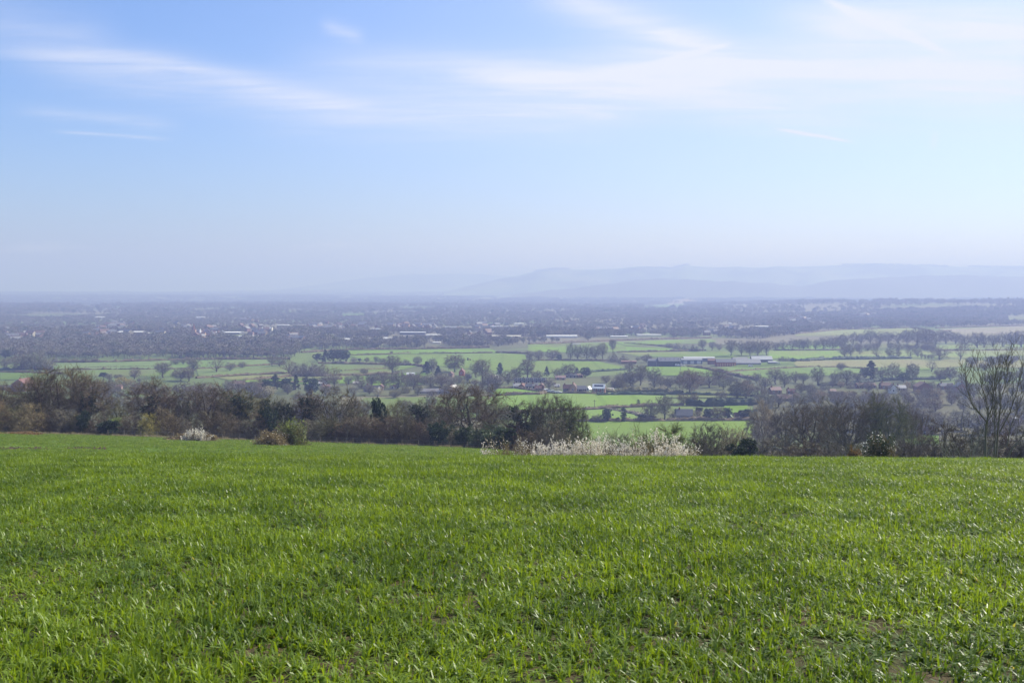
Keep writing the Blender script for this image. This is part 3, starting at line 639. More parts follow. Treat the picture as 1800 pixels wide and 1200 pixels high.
# distinctive single shrubs on the field
def near_xyz(px, D):
    x = xw(px, D, -10.); x = xw(px, D, float(H(x, D))); return x, D, float(H(x, D))
def blossom_bush(px, D, top, wpx, label, dens=1.0, col=(1, 1, 1), seed=0, group=None, body='brown', name='blackthorn_bush', mound=False):
    x, y, z = near_xyz(px, D); h = zpx(top, D) - z; wd = wpx * D / F
    r = np.random.default_rng(seed + 500); o = thing(name, label, 'bush', (x, y, z - .05), 0, (1, 1, 1), group)
    n = int(26 * wd * (1 if D < 90 else .7)); S = np.c_[r.uniform(-wd / 2, wd / 2, n) * .92, r.uniform(-1.0, 1.0, n), np.zeros(n)]
    env = np.sqrt(np.clip(1 - (2 * S[:, 0] / wd) ** 2, .0, 1)) if mound else np.clip(1.15 - (np.abs(2 * S[:, 0] / wd)) ** 3, .4, 1)
    Dr = unit(np.c_[r.normal(0, .22, n) + S[:, 0] / wd * .5, r.normal(0, .2, n), np.ones(n)])
    L = h * (r.uniform(.45, 1.05, n) * .8 + .2 * (r.random(n) < .22)) * env
    P, DD = grow_level(r, S, Dr, L, 6, .10, .06); rad0 = np.full(n, .016)
    Sd, dd, ll, rr_ = children(r, P, DD, L, rad0, 9, .1, .98, 42, .42, updir=.2); P2, D2 = grow_level(r, Sd, dd, ll, 4, .15, .1)
    S3, d3, l3, r3 = children(r, P2, D2, ll, rr_, 5, .1, .98, 45, .5, updir=.1)
    V1, Q1 = cat_tubes([tubes(P, rad0, .3, 4), tubes(P2, np.maximum(rr_, .006), .5, 3)]); NV, NF = needles(r, S3, d3, l3, .012)
    c = TW[body]
    obj('stems', mk_mesh('blackthorn_stems', np.concatenate([V1, NV]), [Q1, NF + len(V1)], [M_TWIG]), o, color=c)
    nb = 16; idx = np.repeat(np.arange(len(P2)), nb); tt = r.random(len(idx)) * 3; k0 = np.minimum(tt.astype(int), 2); f = (tt - k0)[:, None]
    C = P2[idx, k0] * (1 - f) + P2[idx, k0 + 1] * f + r.normal(0, .022, (len(idx), 3))
    patch = vnoise(C[:, 0] + 40, C[:, 2] + 30, .7, seed + 3) + .35 * (C[:, 2] / max(h, .1)) 
    C = C[(r.random(len(C)) < dens * np.clip((patch - .35) * 2.2, .05, 1)) & (C[:, 2] > .1)]
    QV, QF = quads(r, C, .042 if D < 90 else .07)
    ob = obj('blossom', mk_mesh('blossom', QV, [QF], [M_BLOS]), o)
    return o
G_ = 'blackthorn bushes in white blossom along the brow'
blossom_bush(885, 63, 768, 82, 'pinkish brown budding blackthorn bush at the left end of the blossom hedge', .22, seed=1, group=G_, body='tan')
blossom_bush(925, 62, 764, 36, 'small tan blackthorn with few blossoms left of the first white clump', .18, seed=2, group=G_, body='tan')
blossom_bush(968, 61, 768, 66, 'white clump of blackthorn blossom standing apart left of the main hedge', .9, seed=3, group=G_, body='grey')
blossom_bush(1036, 62, 757, 66, 'dense creamy blackthorn blossom below the tall thin white spray', .8, seed=4, group=G_, body='tan')
blossom_bush(1064, 66, 742, 40, 'tall thin blackthorn spray dotted with white rising above the hedge', .3, seed=5, group=G_, body='grey')
blossom_bush(1096, 63, 764, 66, 'reddish brown blackthorn with scattered blossom in the middle of the hedge', .45, seed=6, group=G_, body='red')
blossom_bush(1142, 62, 760, 50, 'white blackthorn in front of the dark rounded shrub', .7, seed=7, group=G_, body='tan')
blossom_bush(1180, 61, 758, 52, 'tallest upright white blackthorn near the right end of the hedge', 1.0, seed=8, group=G_, body='tan')
blossom_bush(1212, 61, 772, 36, 'last low white blackthorn at the right end of the hedge', .9, seed=9, group=G_, body='tan')
blossom_bush(342, 158, 749, 52, 'rounded pale blossoming bush on a dark bramble mound in the field', .45, seed=12, name='blossom_bush', mound=True, body='grey')
def bramble(px, D, top, wpx, label, tint, leaf, seed, name='bramble_bush', kind='round2', tw2=None, dots=0, n=9000):
    x, y, z = near_xyz(px, D); h = zpx(top, D) - z; wd = wpx * D / F
    r = np.random.default_rng(seed); o = thing(name, label, 'bush', (x, y, z - .05))
    T_ = K['shrub1']; b = obj('stems', T_.crown, o, color=TW[tint]); b.scale = (wd / T_.w, wd / T_.w, h / T_.h)
    q = unit(r.normal(0, 1, (n, 3))); q[:, 2] = np.abs(q[:, 2]); rr = r.random((n, 1)) ** .35
    bump = 1 + .30 * np.sin(q[:, :1] * 5 + seed) * np.sin(q[:, 2:] * 4 + q[:, 1:2] * 5 + seed) + .12 * np.sin(q[:, :1] * 15 + q[:, 2:] * 13)
    C = q * rr * bump * np.array([wd / 2, wd / 2 * .8, h * .95]); QV, QF = quads(r, C, .045 * (D / 60))
    obj('foliage', mk_mesh('foliage', QV, [QF], [M_LEAF]), o, color=TW[leaf])
    if dots:
        sel = (rr[:, 0] > .9) & (r.random(n) < dots); QV, QF = quads(r, C[sel] * 1.04, .05 * (D / 60)); obj('blossom', mk_mesh('blossom', QV, [QF], [M_BLOS]), o)
    return o
bramble(1546, 58, 763, 58, 'rounded leafy bush flecked with white standing on the brow at the right', 'tan', 'green', 5, dots=.13)
bramble(1502, 62, 790, 34, 'low rust coloured bracken clump left of the white-flecked bush', 'orange', 'orange', 6, 'bracken_clump')
bramble(340, 160, 762, 76, 'low dark bramble mound at the foot of the pale blossoming bush', 'brown', 'tan', 7)
bramble(305, 162, 768, 30, 'low brown bramble trailing left from the blossoming mound', 'brown', 'brown', 9)
bramble(513, 128, 738, 56, 'large yellow-green budding bush at the near end of the fence', 'olive', 'lime', 8, 'budding_bush', n=3800)
bramble(478, 126, 757, 60, 'lower pinkish twiggy bush left of the yellow-green bush', 'tan', 'tan', 10, 'budding_bush', dots=.12, n=3500)
bramble(18, 168, 768, 90, 'long low patch of rusty bracken at the far left of the field', 'orange', 'orange', 11, 'bracken_clump')

# clods of turned earth along the brow at the left
mb = []; r = np.random.default_rng(5); Vs = []; Qs = []; o_ = 0
def clod(cx, cy, s_, r):
    ph = np.array([[0, 0, 1], [0, 0, -.6]] + [[math.cos(a), math.sin(a), .25 * (-1) ** k] for k, a in enumerate(np.arange(6) * math.pi / 3)])
    ph = ph * s_ * r.uniform(.6, 1.2, (8, 3)); return ph + np.array([cx, cy, float(H(cx, cy)) + .3 * s_])
for k in range(320):
    f = r.random(); px = -10 + 196 * f; D = 93 + 4 * f + r.normal(0, .5)
    cx = xw(px, D, -15.5)
    if math.sin(px * .11) + math.sin(px * .043 + 1) < -.5 + r.normal(0, .4): continue
    Vs.append(clod(cx, D, r.uniform(.06, .22), r)); a = [[0, 2 + j, 2 + (j + 1) % 6] for j in range(6)] + [[1, 2 + (j + 1) % 6, 2 + j] for j in range(6)]; Qs.append(np.array(a) + o_); o_ += 8
clods = obj('earth_clods', mk_mesh('earth_clods', np.concatenate(Vs), [np.concatenate(Qs)], [mat_plain('turned_earth', (.085, .062, .040), .95, .4, 3)]))
tag(clods, 'line of turned brown clods lying across the field at the left', 'soil', kind='stuff')

# wire fence on the field edge
fx = thing('wire_fence', 'low post and wire fence along the far edge of the near field', 'fence', (0, 0, 0))
posts = []
for k, px in enumerate(np.linspace(190, 850, 24)):
    D = 181 - .004 * max(0, px - 450) * 5; x, y, z = near_xyz(px, D); posts.append((x, y, z))
    b = MB(); b.cyl(0, 0, -.3, 1.15, .075, .065, 6); 
    if k == 0: pm = b.build('fence_post', [M_WOODP])
    po = obj('post', pm, fx, (x, y, z)); po.rotation_euler = (random.uniform(-.06, .06), random.uniform(-.08, .08), 0)
Pw = np.array([[(p[0], p[1], p[2] + hh) for p in posts] for hh in (.45, .8, 1.1)])
Vw, Qw = tubes(Pw, np.full(3, .008), 1, 4); obj('wire', mk_mesh('wire', Vw, [Qw], [mat_plain('galvanised_wire', (.3, .3, .3), .5)]), fx)

# tall near bare ash at the right, pale scrub beside it
def big_ash():
    D = 72; x, y, z = near_xyz(1748, D); o = thing('ash_tree', 'tall bare multi-stemmed ash with long upright shoots at the right edge', 'tree', (x, y, z - .1))
    r = np.random.default_rng(91); m_ = D / F
    def q(px, py): return np.array([(px - 1748) * m_, 0, zpx(py, D) - z])
    limbs = [([(1729, 806), (1730, 765), (1727, 748), (1706, 728), (1684, 704)], .17), ([(1730, 768), (1733, 738), (1724, 708), (1716, 678), (1708, 652)], .12),
             ([(1754, 808), (1755, 765), (1757, 725), (1752, 690), (1756, 650)], .16), ([(1755, 765), (1772, 735), (1784, 700), (1798, 668), (1806, 640)], .11),
             ([(1764, 810), (1776, 788), (1798, 772), (1818, 742), (1834, 708)], .15), ([(1776, 788), (1784, 757), (1800, 722), (1808, 690)], .09),
             ([(1744, 806), (1743, 772), (1742, 740), (1740, 700), (1737, 668)], .10), ([(1727, 748), (1737, 720), (1739, 690), (1731, 660)], .10),
             ([(1706, 728), (1696, 702), (1694, 676), (1686, 664)], .075), ([(1757, 720), (1769, 696), (1776, 668), (1780, 648)], .08), ([(1798, 772), (1818, 768), (1836, 740), (1846, 712)], .08)]
    TB = []; PP = []; DDs = []; Ls = []; Rs = []
    for pts, r0 in limbs:
        p = np.array([q(*a) for a in pts]); dep = np.cumsum(r.normal(0, .22, len(p))); dep -= dep[0]; p[:, 1] = dep + r.normal(0, .2)
        tt = np.linspace(0, len(p) - 1, 9); p = np.stack([np.interp(tt, np.arange(len(p)), p[:, j]) for j in range(3)], 1)
        p[1:-1] += r.normal(0, .02, (7, 3)); PP.append(p)
        L = np.linalg.norm(np.diff(p, axis=0), axis=1).sum(); Ls.append(L); Rs.append(r0)
        dd = np.zeros_like(p); dd[1:] = unit(np.diff(p, axis=0)); dd[0] = dd[1]; DDs.append(dd)
    P = np.array(PP); DD = np.array(DDs); L = np.array(Ls); Rr = np.array(Rs) * .52
    TB.append(tubes(P, Rr, .18, 8))
    S, Dr, l2, r2 = children(r, P, DD, L, Rr, 12, .22, .97, 44, .46, updir=.12); l2 = np.minimum(l2, 2.2); r2 = r2 * .5; P2, D2 = grow_level(r, S, Dr, l2, 7, .06, .10); TB.append(tubes(P2, np.maximum(r2, .02), .3, 5))
    S, Dr, l3, r3 = children(r, P2, D2, l2, r2, 8, .12, .97, 40, .55, updir=.18); P3, D3 = grow_level(r, S, Dr, l3, 5, .07, .12)
    V, Q = cat_tubes(TB); obj('trunk', mk_mesh('ash_trunk', V, [Q], [M_BARK], smooth=True), o, color=(.15, .13, .09))
    V, Q = tubes(P3, np.maximum(r3 * .6, .009), .6, 3)
    S, Dr, l4, r4 = children(r, P3, D3, l3, r3, 4, .2, 1, 36, .6, updir=.2); NV, NF = needles(r, S, Dr, l4, .018)
    obj('crown', mk_mesh('ash_twigs', np.concatenate([V, NV]), [Q, NF + len(V)], [M_TWIG]), o, color=(.125, .11, .075))
    tip = np.concatenate([S + Dr * l4[:, None]]); QV, QF = quads(r, tip[r.random(len(tip)) < .25], .035)
    return o
ash = big_ash(); ash.scale = (.88, 1, 1.10)
def pale_scrub():
    D = 78; x, y, z = near_xyz(1680, D); o = thing('scrub_bush', 'straggly scrub with pale arching branches left of the tall ash', 'bush', (x, y, z - .1)); r = np.random.default_rng(77); m_ = D / F
    n = 16; S = np.c_[r.uniform(.3, 2.2, n), r.normal(0, .4, n), np.zeros(n)]; Dr = unit(np.c_[r.uniform(-1.2, .5, n), r.normal(0, .3, n), np.full(n, .75)]); L = r.uniform(2.0, 3.9, n)
    P, DD = grow_level(r, S, Dr, L, 8, .10, .02); rad0 = np.full(n, .035)
    S, Dr, l2, r2 = children(r, P, DD, L, rad0, 7, .2, .95, 40, .45); P2, D2 = grow_level(r, S, Dr, l2, 5, .12, .06)
    V, Q = cat_tubes([tubes(P, rad0, .35, 5), tubes(P2, np.maximum(r2, .012), .4, 3)]); obj('stems', mk_mesh('scrub_stems', V, [Q], [M_BARK]), o, color=(.28, .26, .21))
    S, Dr, l3, _ = children(r, P2, D2, l2, r2, 8, .1, 1, 45, .7); NV, NF = needles(r, S, Dr, l3, .018)
    obj('crown', mk_mesh('scrub_twigs', NV, [NF], [M_TWIG]), o, color=TW['grey'])
pale_scrub()
# ================================================================== VALLEY: fields
FIELDS = []
def field(pts, col, col2=None, stripes=0, name='field'):
    W = [at(px, py) for px, py in pts]; xy = np.array([(a[0], a[1]) for a in W]); FIELDS.append(xy)
    import bmesh
    bm = bmesh.new(); vs = [bm.verts.new((a[0], a[1], 0)) for a in W]; f = bm.faces.new(vs)
    bmesh.ops.triangulate(bm, faces=[f])
    for _ in range(5):
        es = [e for e in bm.edges if e.calc_length() > 45]
        if not es: break
        bmesh.ops.subdivide_edges(bm, edges=es, cuts=1); bmesh.ops.triangulate(bm, faces=[q for q in bm.faces if len(q.verts) > 3])
    for v_ in bm.verts: v_.co.z = float(H(v_.co.x, v_.co.y)) + .45 + .004 * len(FIELDS)
    bmesh.ops.recalc_face_normals(bm, faces=bm.faces)
    if sum(q.normal.z for q in bm.faces) < 0: bmesh.ops.reverse_faces(bm, faces=bm.faces)
    me = bpy.data.meshes.new(name); bm.to_mesh(me); bm.free()
    m, t, p = newmat('field_crop'); pos = t.new('ShaderNodeNewGeometry').outputs['Position']
    c2 = col2 or tuple(q * .72 for q in col); n = t.noise(t.vm('MULTIPLY', pos, (1, .45, 1)), .022, 6, .62); c = t.mix(t.ramp(n, .32, .68), tuple(c2) + (1,), tuple(col) + (1,))
    if stripes:
        wv = t.new('ShaderNodeTexWave', bands_direction='X'); t.put(wv.inputs['Vector'], pos); wv.inputs['Scale'].default_value = .013; wv.inputs['Distortion'].default_value = 1.2; wv.inputs['Detail Scale'].default_value = .02
        c = t.mix(t.m('MULTIPLY', t.ramp(wv.outputs[0], .90, .97), .35), c, tuple(q * .6 for q in col) + (1,))
    t.put(p.inputs['Base Color'], c); p.inputs['Roughness'].default_value = .95; p.inputs['Specular IOR Level'].default_value = .1
    me.materials.append(m); o = obj(name, me); tag(o, kind='structure'); return o
BR = (.132, .222, .020); GR = (.106, .166, .025); OL = (.115, .130, .045); YL = (.165, .172, .055); TN = (.185, .172, .080); DK = (.07, .095, .035)
RG = (.105, .098, .048)
field([(1325, 703), (1560, 700), (1840, 686), (1900, 775), (1320, 775)], RG, (.075, .075, .035), name='rough_ground')
field([(1430, 686), (1900, 670), (1880, 690), (1560, 704), (1430, 702)], RG, (.08, .09, .035), name='rough_ground')
field([(-60, 706), (480, 692), (600, 694), (590, 768), (-60, 768)], (.095, .105, .042), (.075, .08, .035), name='rough_ground')
field([(440, 680), (860, 668), (860, 692), (640, 697), (440, 697)], (.10, .10, .05), (.08, .10, .035), name='rough_ground')
field([(860, 662), (1160, 668), (1160, 686), (1060, 688), (950, 684), (870, 680)], (.105, .105, .055), (.09, .11, .04), name='rough_ground')
field([(980, 742), (1322, 741), (1345, 800), (960, 800)], (.130, .198, .020), (.115, .176, .022))
field([(1005, 722), (1110, 720), (1118, 735), (1100, 741), (1010, 741)], BR, (.14, .2, .05))
field([(1150, 722), (1240, 722), (1235, 738), (1150, 738)], OL)
field([(1275, 712), (1315, 712), (1310, 728), (1265, 728)], BR)
field([(865, 697), (1000, 692), (1165, 696), (1165, 710), (1010, 719), (870, 722), (850, 715)], BR, (.14, .20, .045), 1)
field([(862, 684), (905, 683), (960, 689), (925, 694), (860, 696)], BR)
field([(640, 700), (860, 697), (850, 735), (600, 735)], OL, GR)
field([(0, 652), (60, 650), (95, 655), (60, 668), (0, 668)], GR)
field([(0, 636), (55, 640), (50, 648), (0, 650)], GR, OL)
field([(92, 637), (300, 634), (505, 632), (500, 640), (340, 648), (95, 650)], (.115, .18, .045), (.13, .17, .06), 1)
field([(95, 651), (340, 649), (345, 662), (120, 662)], GR, OL)
field([(345, 649), (505, 641), (505, 655), (350, 664)], (.125, .18, .05), OL, 1)
field([(380, 664), (510, 657), (660, 650), (690, 645), (690, 655), (640, 660), (600, 665), (400, 668)], YL, OL)
field([(400, 669), (560, 667), (690, 658), (760, 655), (745, 668), (660, 674), (430, 675)], BR, GR)
field([(548, 620), (590, 618), (600, 634), (545, 632)], YL, GR)
field([(612, 616), (760, 615), (860, 613), (880, 620), (612, 624)], BR, GR)
field([(612, 625), (880, 621), (925, 624), (925, 634), (1050, 636), (1095, 645), (1092, 650), (1030, 655), (930, 657), (840, 650), (740, 641), (640, 634)], (.122, .195, .024), (.125, .17, .036), 1)
field([(560, 643), (740, 643), (700, 652), (560, 656)], OL, GR)
field([(928, 606), (1080, 602), (1100, 609), (1100, 617), (1060, 620), (928, 619)], BR, OL)
field([(1080, 601), (1250, 596), (1260, 600), (1240, 604), (1100, 608)], OL, BR)
field([(1100, 609), (1190, 614), (1245, 616), (1100, 618)], GR, BR)
field([(1085, 620), (1290, 619), (1290, 628), (1130, 628)], YL, GR)
field([(1130, 645), (1240, 646), (1290, 656), (1250, 662), (1140, 660)], GR, BR)
field([(1260, 647), (1400, 644), (1620, 641), (1640, 650), (1560, 655), (1350, 666), (1300, 660)], GR, (.13, .185, .05), 1)
field([(1290, 643), (1360, 636), (1395, 640), (1280, 647)], GR)
field([(1352, 617), (1470, 617), (1485, 628), (1400, 632), (1350, 631)], YL, BR)
field([(1372, 606), (1475, 606), (1475, 614), (1368, 614)], (.15, .22, .05), BR)
field([(1395, 640), (1400, 635), (1560, 633), (1700, 632), (1690, 645), (1640, 648), (1400, 644)], (.175, .185, .065), TN)
field([(1490, 617), (1800, 616), (1850, 624), (1700, 630), (1560, 630), (1480, 627)], (.16, .22, .055), YL)
field([(1640, 612), (1655, 607), (1800, 606), (1830, 612), (1800, 616), (1650, 616)], (.15, .22, .045), YL)
field([(1700, 634), (1850, 634), (1850, 648), (1700, 645)], TN, YL)
field([(1395, 588), (1480, 580), (1600, 577), (1640, 582), (1600, 590), (1400, 591)], (.19, .22, .08), YL)
field([(1650, 579), (1850, 572), (1850, 590), (1700, 591)], TN, (.22, .19, .15))
field([(1400, 598), (1510, 600), (1505, 606), (1400, 606)], YL, OL)
field([(1520, 605), (1610, 605), (1640, 612), (1530, 612)], YL, OL)
field([(1300, 770), (1480, 760), (1480, 800), (1300, 800)], DK, OL) 
field([(1590, 768), (1650, 766), (1650, 782), (1590, 782)], BR)
field([(1170, 690), (1340, 688), (1340, 700), (1170, 700)], OL, GR)
field([(600, 668), (745, 664), (745, 676), (640, 680)], BR, GR)
for pts, c_ in [([(1515, 528), (1640, 526), (1760, 529), (1740, 531), (1520, 531)], (.22, .25, .09)), ([(1770, 556), (1830, 556), (1830, 566), (1770, 566)], YL), ([(1170, 530), (1220, 524), (1235, 530), (1175, 537)], (.26, .18, .12)),
                ([(0, 555), (90, 551), (230, 553), (60, 559)], OL), ([(600, 553), (640, 552), (640, 556), (600, 557)], BR), ([(1010, 537), (1090, 533), (1085, 537), (1005, 541)], BR), ([(700, 541), (770, 541), (760, 547), (700, 546)], OL),
                ([(1130, 538), (1200, 533), (1210, 540), (1130, 543)], GR), ([(330, 545), (430, 542), (430, 546), (335, 549)], OL), ([(1060, 515), (1400, 512), (1410, 515), (1060, 518)], (.2, .24, .1)),
                ([(120, 537), (240, 534), (240, 537), (120, 540)], YL), ([(850, 523), (960, 521), (960, 524), (850, 526)], TN)]:
    field(pts, c_)

# ------------------------------------------------------------------ hedges
def hedge(zone, pts, h=1.8, wd=2.2, tint='brown', name='hedge'):
    W = np.array([at(*q)[:2] for q in pts]); seg = np.r_[0, np.cumsum(np.linalg.norm(np.diff(W, axis=0), axis=1))]
    n = max(6, int(seg[-1] / 2.2)); n = min(n, 400); s_ = np.linspace(0, seg[-1], n); X_ = np.interp(s_, seg, W[:, 0]); Y_ = np.interp(s_, seg, W[:, 1])
    r = np.random.default_rng(int(abs(X_[0]) * 10) % 9999); d_ = unit(np.c_[np.gradient(X_), np.gradient(Y_)]); nx = np.c_[-d_[:, 1], d_[:, 0]]
    prof = [(-.5, 0), (-.52, .55), (-.25, 1.0), (.25, 1.02), (.52, .5), (.5, 0)]; o0 = np.array([X_.mean(), Y_.mean(), float(H(X_.mean(), Y_.mean()))])
    zb = H(X_, Y_); V = []
    hv = h * (1 + .22 * (vnoise(s_, s_ * 0, 9, 2) - .5) * 2 + .15 * r.normal(0, 1, n)); hv = np.maximum(hv, .4 * h)
    for a, b in prof:
        jx = a * wd * r.uniform(.75, 1.25, n); V.append(np.c_[X_ + nx[:, 0] * jx, Y_ + nx[:, 1] * jx, zb - .1 + hv * b * r.uniform(.85, 1.1, n)])
    V = np.stack(V, 1).reshape(-1, 3) - o0; k = len(prof); i_ = np.arange(n - 1)[:, None] * k + np.arange(k - 1)[None]; Q = np.stack([i_, i_ + k, i_ + k + 1, i_ + 1], -1).reshape(-1, 4)
    # leafy and twiggy surface
    nn = min(int(seg[-1] * 14), 9000); si = r.integers(0, n, nn); C = np.c_[X_[si] + nx[si, 0] * r.uniform(-.5, .5, nn) * wd + r.normal(0, .6, nn), Y_[si] + nx[si, 1] * r.uniform(-.5, .5, nn) * wd, zb[si] + hv[si] * r.uniform(.3, 1.12, nn)] - o0
    QV, QF = quads(r, C, .34)
    o = obj(name, mk_mesh(name, np.concatenate([V, QV]), [Q, QF + len(V)], [M_TWIG]), loc=o0, color=TW[tint]); tag(o, zone, 'hedge', 'field hedges across the valley floor'); return o
HD = [('clipped hedge along the far side of the lowest bright field', [(1000, 741), (1100, 741), (1322, 740)], 2.2, 3, 'brown'),
      ('dark tall evergreen hedge above the grey cottage', [(1207, 712), (1240, 714), (1300, 713), (1330, 712)], 4.5, 4, 'dgreen'),
      ('hedge crossing the slope below the long green field', [(880, 727), (1000, 722), (1060, 718), (1160, 713), (1200, 712)], 1.8, 3, 'brown'),
      ('short hedge running down beside the narrow cypress', [(1068, 719), (1095, 724), (1125, 730), (1150, 735)], 1.5, 4, 'grey'),
      ('dark hedge splitting the two small green fields left of the village', [(860, 697), (900, 695), (950, 694), (958, 691)], 2.2, 3, 'brown'),
      ('dark hedge along the lane below the village', [(870, 683), (905, 683), (940, 688), (1000, 692), (1050, 693)], 1.8, 3, 'brown'),
      ('long dark hedge beside the road right of the white-roofed house', [(1060, 689), (1130, 688), (1200, 692)], 3.0, 4, 'olive'),
      ('far hedge of the long green field reaching right', [(1050, 695), (1180, 694), (1300, 697), (1340, 700)], 2.2, 3, 'bluegreen'),
      ('long straight hedge across the left green fields', [(92, 651), (200, 650), (350, 649), (500, 640)], 1.6, 2.5, 'brown'),
      ('thin hedge high in the left green field', [(150, 646), (230, 645), (300, 643)], .9, 2, 'brown'),
      ('hedge at the top edge of the left green field', [(90, 638), (200, 637), (330, 633), (510, 632)], 2.5, 3, 'brown'),
      ('hedge sloping up behind the reddish trees at the left', [(345, 665), (420, 660), (510, 656), (560, 653)], 1.8, 3, 'brown'),
      ('short hedge below the left woodland clump', [(0, 651), (50, 649), (90, 650)], 3, 4, 'bluegreen'),
      ('hedge by the brick farmhouse at the far left', [(0, 655), (60, 656), (110, 657)], 1.8, 3, 'brown'),
      ('dark hedge under the purple wood block', [(400, 676), (450, 676), (480, 675), (600, 668)], 2, 3, 'brown'),
      ('hedge rising left of the open-branched oak', [(430, 669), (530, 661), (570, 662), (620, 660)], 1.8, 3, 'brown'),
      ('hedge under the row of small round trees', [(560, 639), (640, 640), (700, 641), (750, 645)], 2.2, 3.5, 'brown'),
      ('broken hedge crossing the yellowish field', [(600, 653), (660, 650), (690, 648)], 1.6, 3, 'olive'),
      ('thick dark hedge above the narrow bright field', [(620, 661), (670, 659), (700, 658)], 2.4, 4, 'brown'),
      ('thin hedge across the upper central field, left length', [(612, 624), (680, 623), (720, 621)], 1.4, 2.5, 'brown'),
      ('thin hedge across the upper central field, right length', [(738, 621), (800, 621), (865, 620)], 1.4, 2.5, 'brown'),
      ('long hedge at the top edge of the upper central field', [(530, 620), (612, 616), (760, 613), (860, 611)], 2.6, 4, 'brown'),
      ('hedge curving right from the end of the central field', [(872, 620), (905, 621), (930, 622)], 2.2, 3, 'brown'),
      ('hedge at the foot of the row of bare oaks', [(925, 635), (990, 634), (1070, 634)], 1.8, 3, 'brown'),
      ('dark hedge along the near rim of the curved green field', [(1030, 654), (1070, 652), (1100, 650)], 1.8, 3, 'bluegreen'),
      ('hedge climbing to the small wood right of the oaks', [(1098, 604), (1150, 607), (1190, 612)], 1.6, 3, 'brown'),
      ('level hedge ending at the small wood', [(1085, 619), (1150, 618), (1240, 616)], 1.8, 3, 'brown'),
      ('long hedge along the road above the oak row', [(930, 606), (1010, 602), (1100, 598), (1250, 594)], 2.2, 4, 'brown'),
      ('dark hedge running down from the industrial sheds', [(1210, 645), (1245, 650), (1280, 658), (1330, 668)], 2.2, 3.5, 'brown'),
      ('hedge below the industrial sheds leading right', [(1275, 655), (1340, 650), (1400, 647), (1440, 645)], 1.6, 3, 'brown'),
      ('clipped hedge under the solitary round trees at the right', [(1440, 646), (1480, 646), (1520, 649)], 1.6, 3, 'brown'),
      ('hedge above the tan field right of the sheds', [(1390, 635), (1420, 635), (1450, 632), (1600, 630)], 3.0, 6, 'bluegreen'),
      ('hedge beneath the avenue of trees right of the sheds', [(1360, 616), (1420, 616), (1480, 615)], 1.8, 4, 'grey'),
      ('hedge along the top of the far pale field', [(1395, 588), (1480, 580), (1600, 576)], 2.6, 4, 'brown'),
      ('hedge between the pale and the brown far fields', [(1600, 576), (1625, 580), (1642, 585)], 2.6, 4, 'brown'),
      ('hedge along the upper edge of the brown far field', [(1645, 577), (1740, 574), (1850, 571)], 2.6, 4, 'brown'),
      ('hedge behind the park trees at the right', [(1640, 617), (1700, 617), (1850, 615)], 2, 3, 'brown'),
      ('dark hedge behind the red gabled houses', [(1440, 678), (1490, 676), (1560, 668), (1625, 667), (1660, 666)], 2.6, 4, 'dgreen')]
for q in HD: hedge(*q)

# ------------------------------------------------------------------ valley trees
row('at the left edge of the valley', 'trees at the left edge of the valley', [(10, 630, 16, 18, 'round', 'bluegreen'), (38, 651, 26, 44, 'm4', 'purple'), (62, 652, 32, 44, 'm3', 'purple'), (84, 651, 22, 30, 'm1', 'purple'), (8, 650, 20, 16, 'm2', 'grey')])
row('in the green fields at the left', 'bare trees in the green fields at the left', [(237, 666, 20, 20, 'm0', 'grey'), (286, 664, 26, 28, 'm2', 'grey'), (318, 669, 21, 28, 'm4', 'purple'), (332, 670, 26, 24, 'm0', 'purple'), (340, 657, 28, 28, 'm2', 'grey'), (381, 654, 23, 28, 'mopen', 'grey'), (405, 652, 17, 18, 'm0', 'grey'), (426, 647, 13, 16, 'm3', 'grey')])
row('beyond the yellow willow', 'trees round the yellow willow', [(182, 671, 17, 15, 'pine', 'bluegreen'), (192, 672, 15, 14, 'm2', 'grey'), (208, 668, 12, 16, 'm2', 'grey')])
row('beside the farm at the left', 'willows at the left', [(217, 681, 20, 28, 'will', 'yellow')])
row('along the upper hedge at the left', 'trees along the upper hedge at the left', [(95, 638, 10, 14, 'm2', 'grey'), (112, 638, 10, 14, 'm0', 'grey'), (130, 638, 9, 14, 'm3', 'grey'), (148, 638, 8, 14, 'm0', 'grey'), (165, 637, 8, 16, 'm3', 'grey'), (308, 641, 10, 14, 'm0', 'grey'), (322, 641, 11, 14, 'm2', 'grey'), (338, 640, 9, 12, 'm0', 'grey')])
row('left of the big dark conifer clump', 'trees left of the conifer clump', [(478, 645, 18, 18, 'm2', 'grey'), (492, 644, 20, 20, 'm0', 'purple'), (508, 657, 25, 30, 'mopen', 'brown'), (524, 661, 24, 28, 'mb', 'purple'), (539, 662, 25, 28, 'mb', 'purple'), (554, 662, 26, 28, 'mb', 'purple'), (568, 660, 22, 20, 'mb', 'red')])
row('with spreading limbs above the white-roofed house', 'open oaks in the valley', [(587, 674, 34, 34, 'mopen', 'brown')])
row('in the tight clump by the central field', 'conifers clumped by the central field', [(558, 635, 15, 20, 'round', 'bluegreen'), (572, 636, 20, 12, 'con', 'dgreen'), (585, 636, 22, 18, 'round', 'dgreen'), (597, 636, 22, 18, 'round', 'dgreen'), (607, 637, 22, 16, 'round', 'bluegreen')])
row('among the gardens at lower left', 'conifers among the gardens at lower left', [(470, 694, 30, 24, 'round', 'bluegreen'), (484, 686, 31, 20, 'con', 'bluegreen'), (503, 690, 26, 24, 'round', 'bluegreen'), (520, 686, 24, 13, 'con', 'bluegreen'), (537, 673, 14, 10, 'cyp', 'dgreen'), (548, 694, 26, 26, 'round', 'bluegreen')])
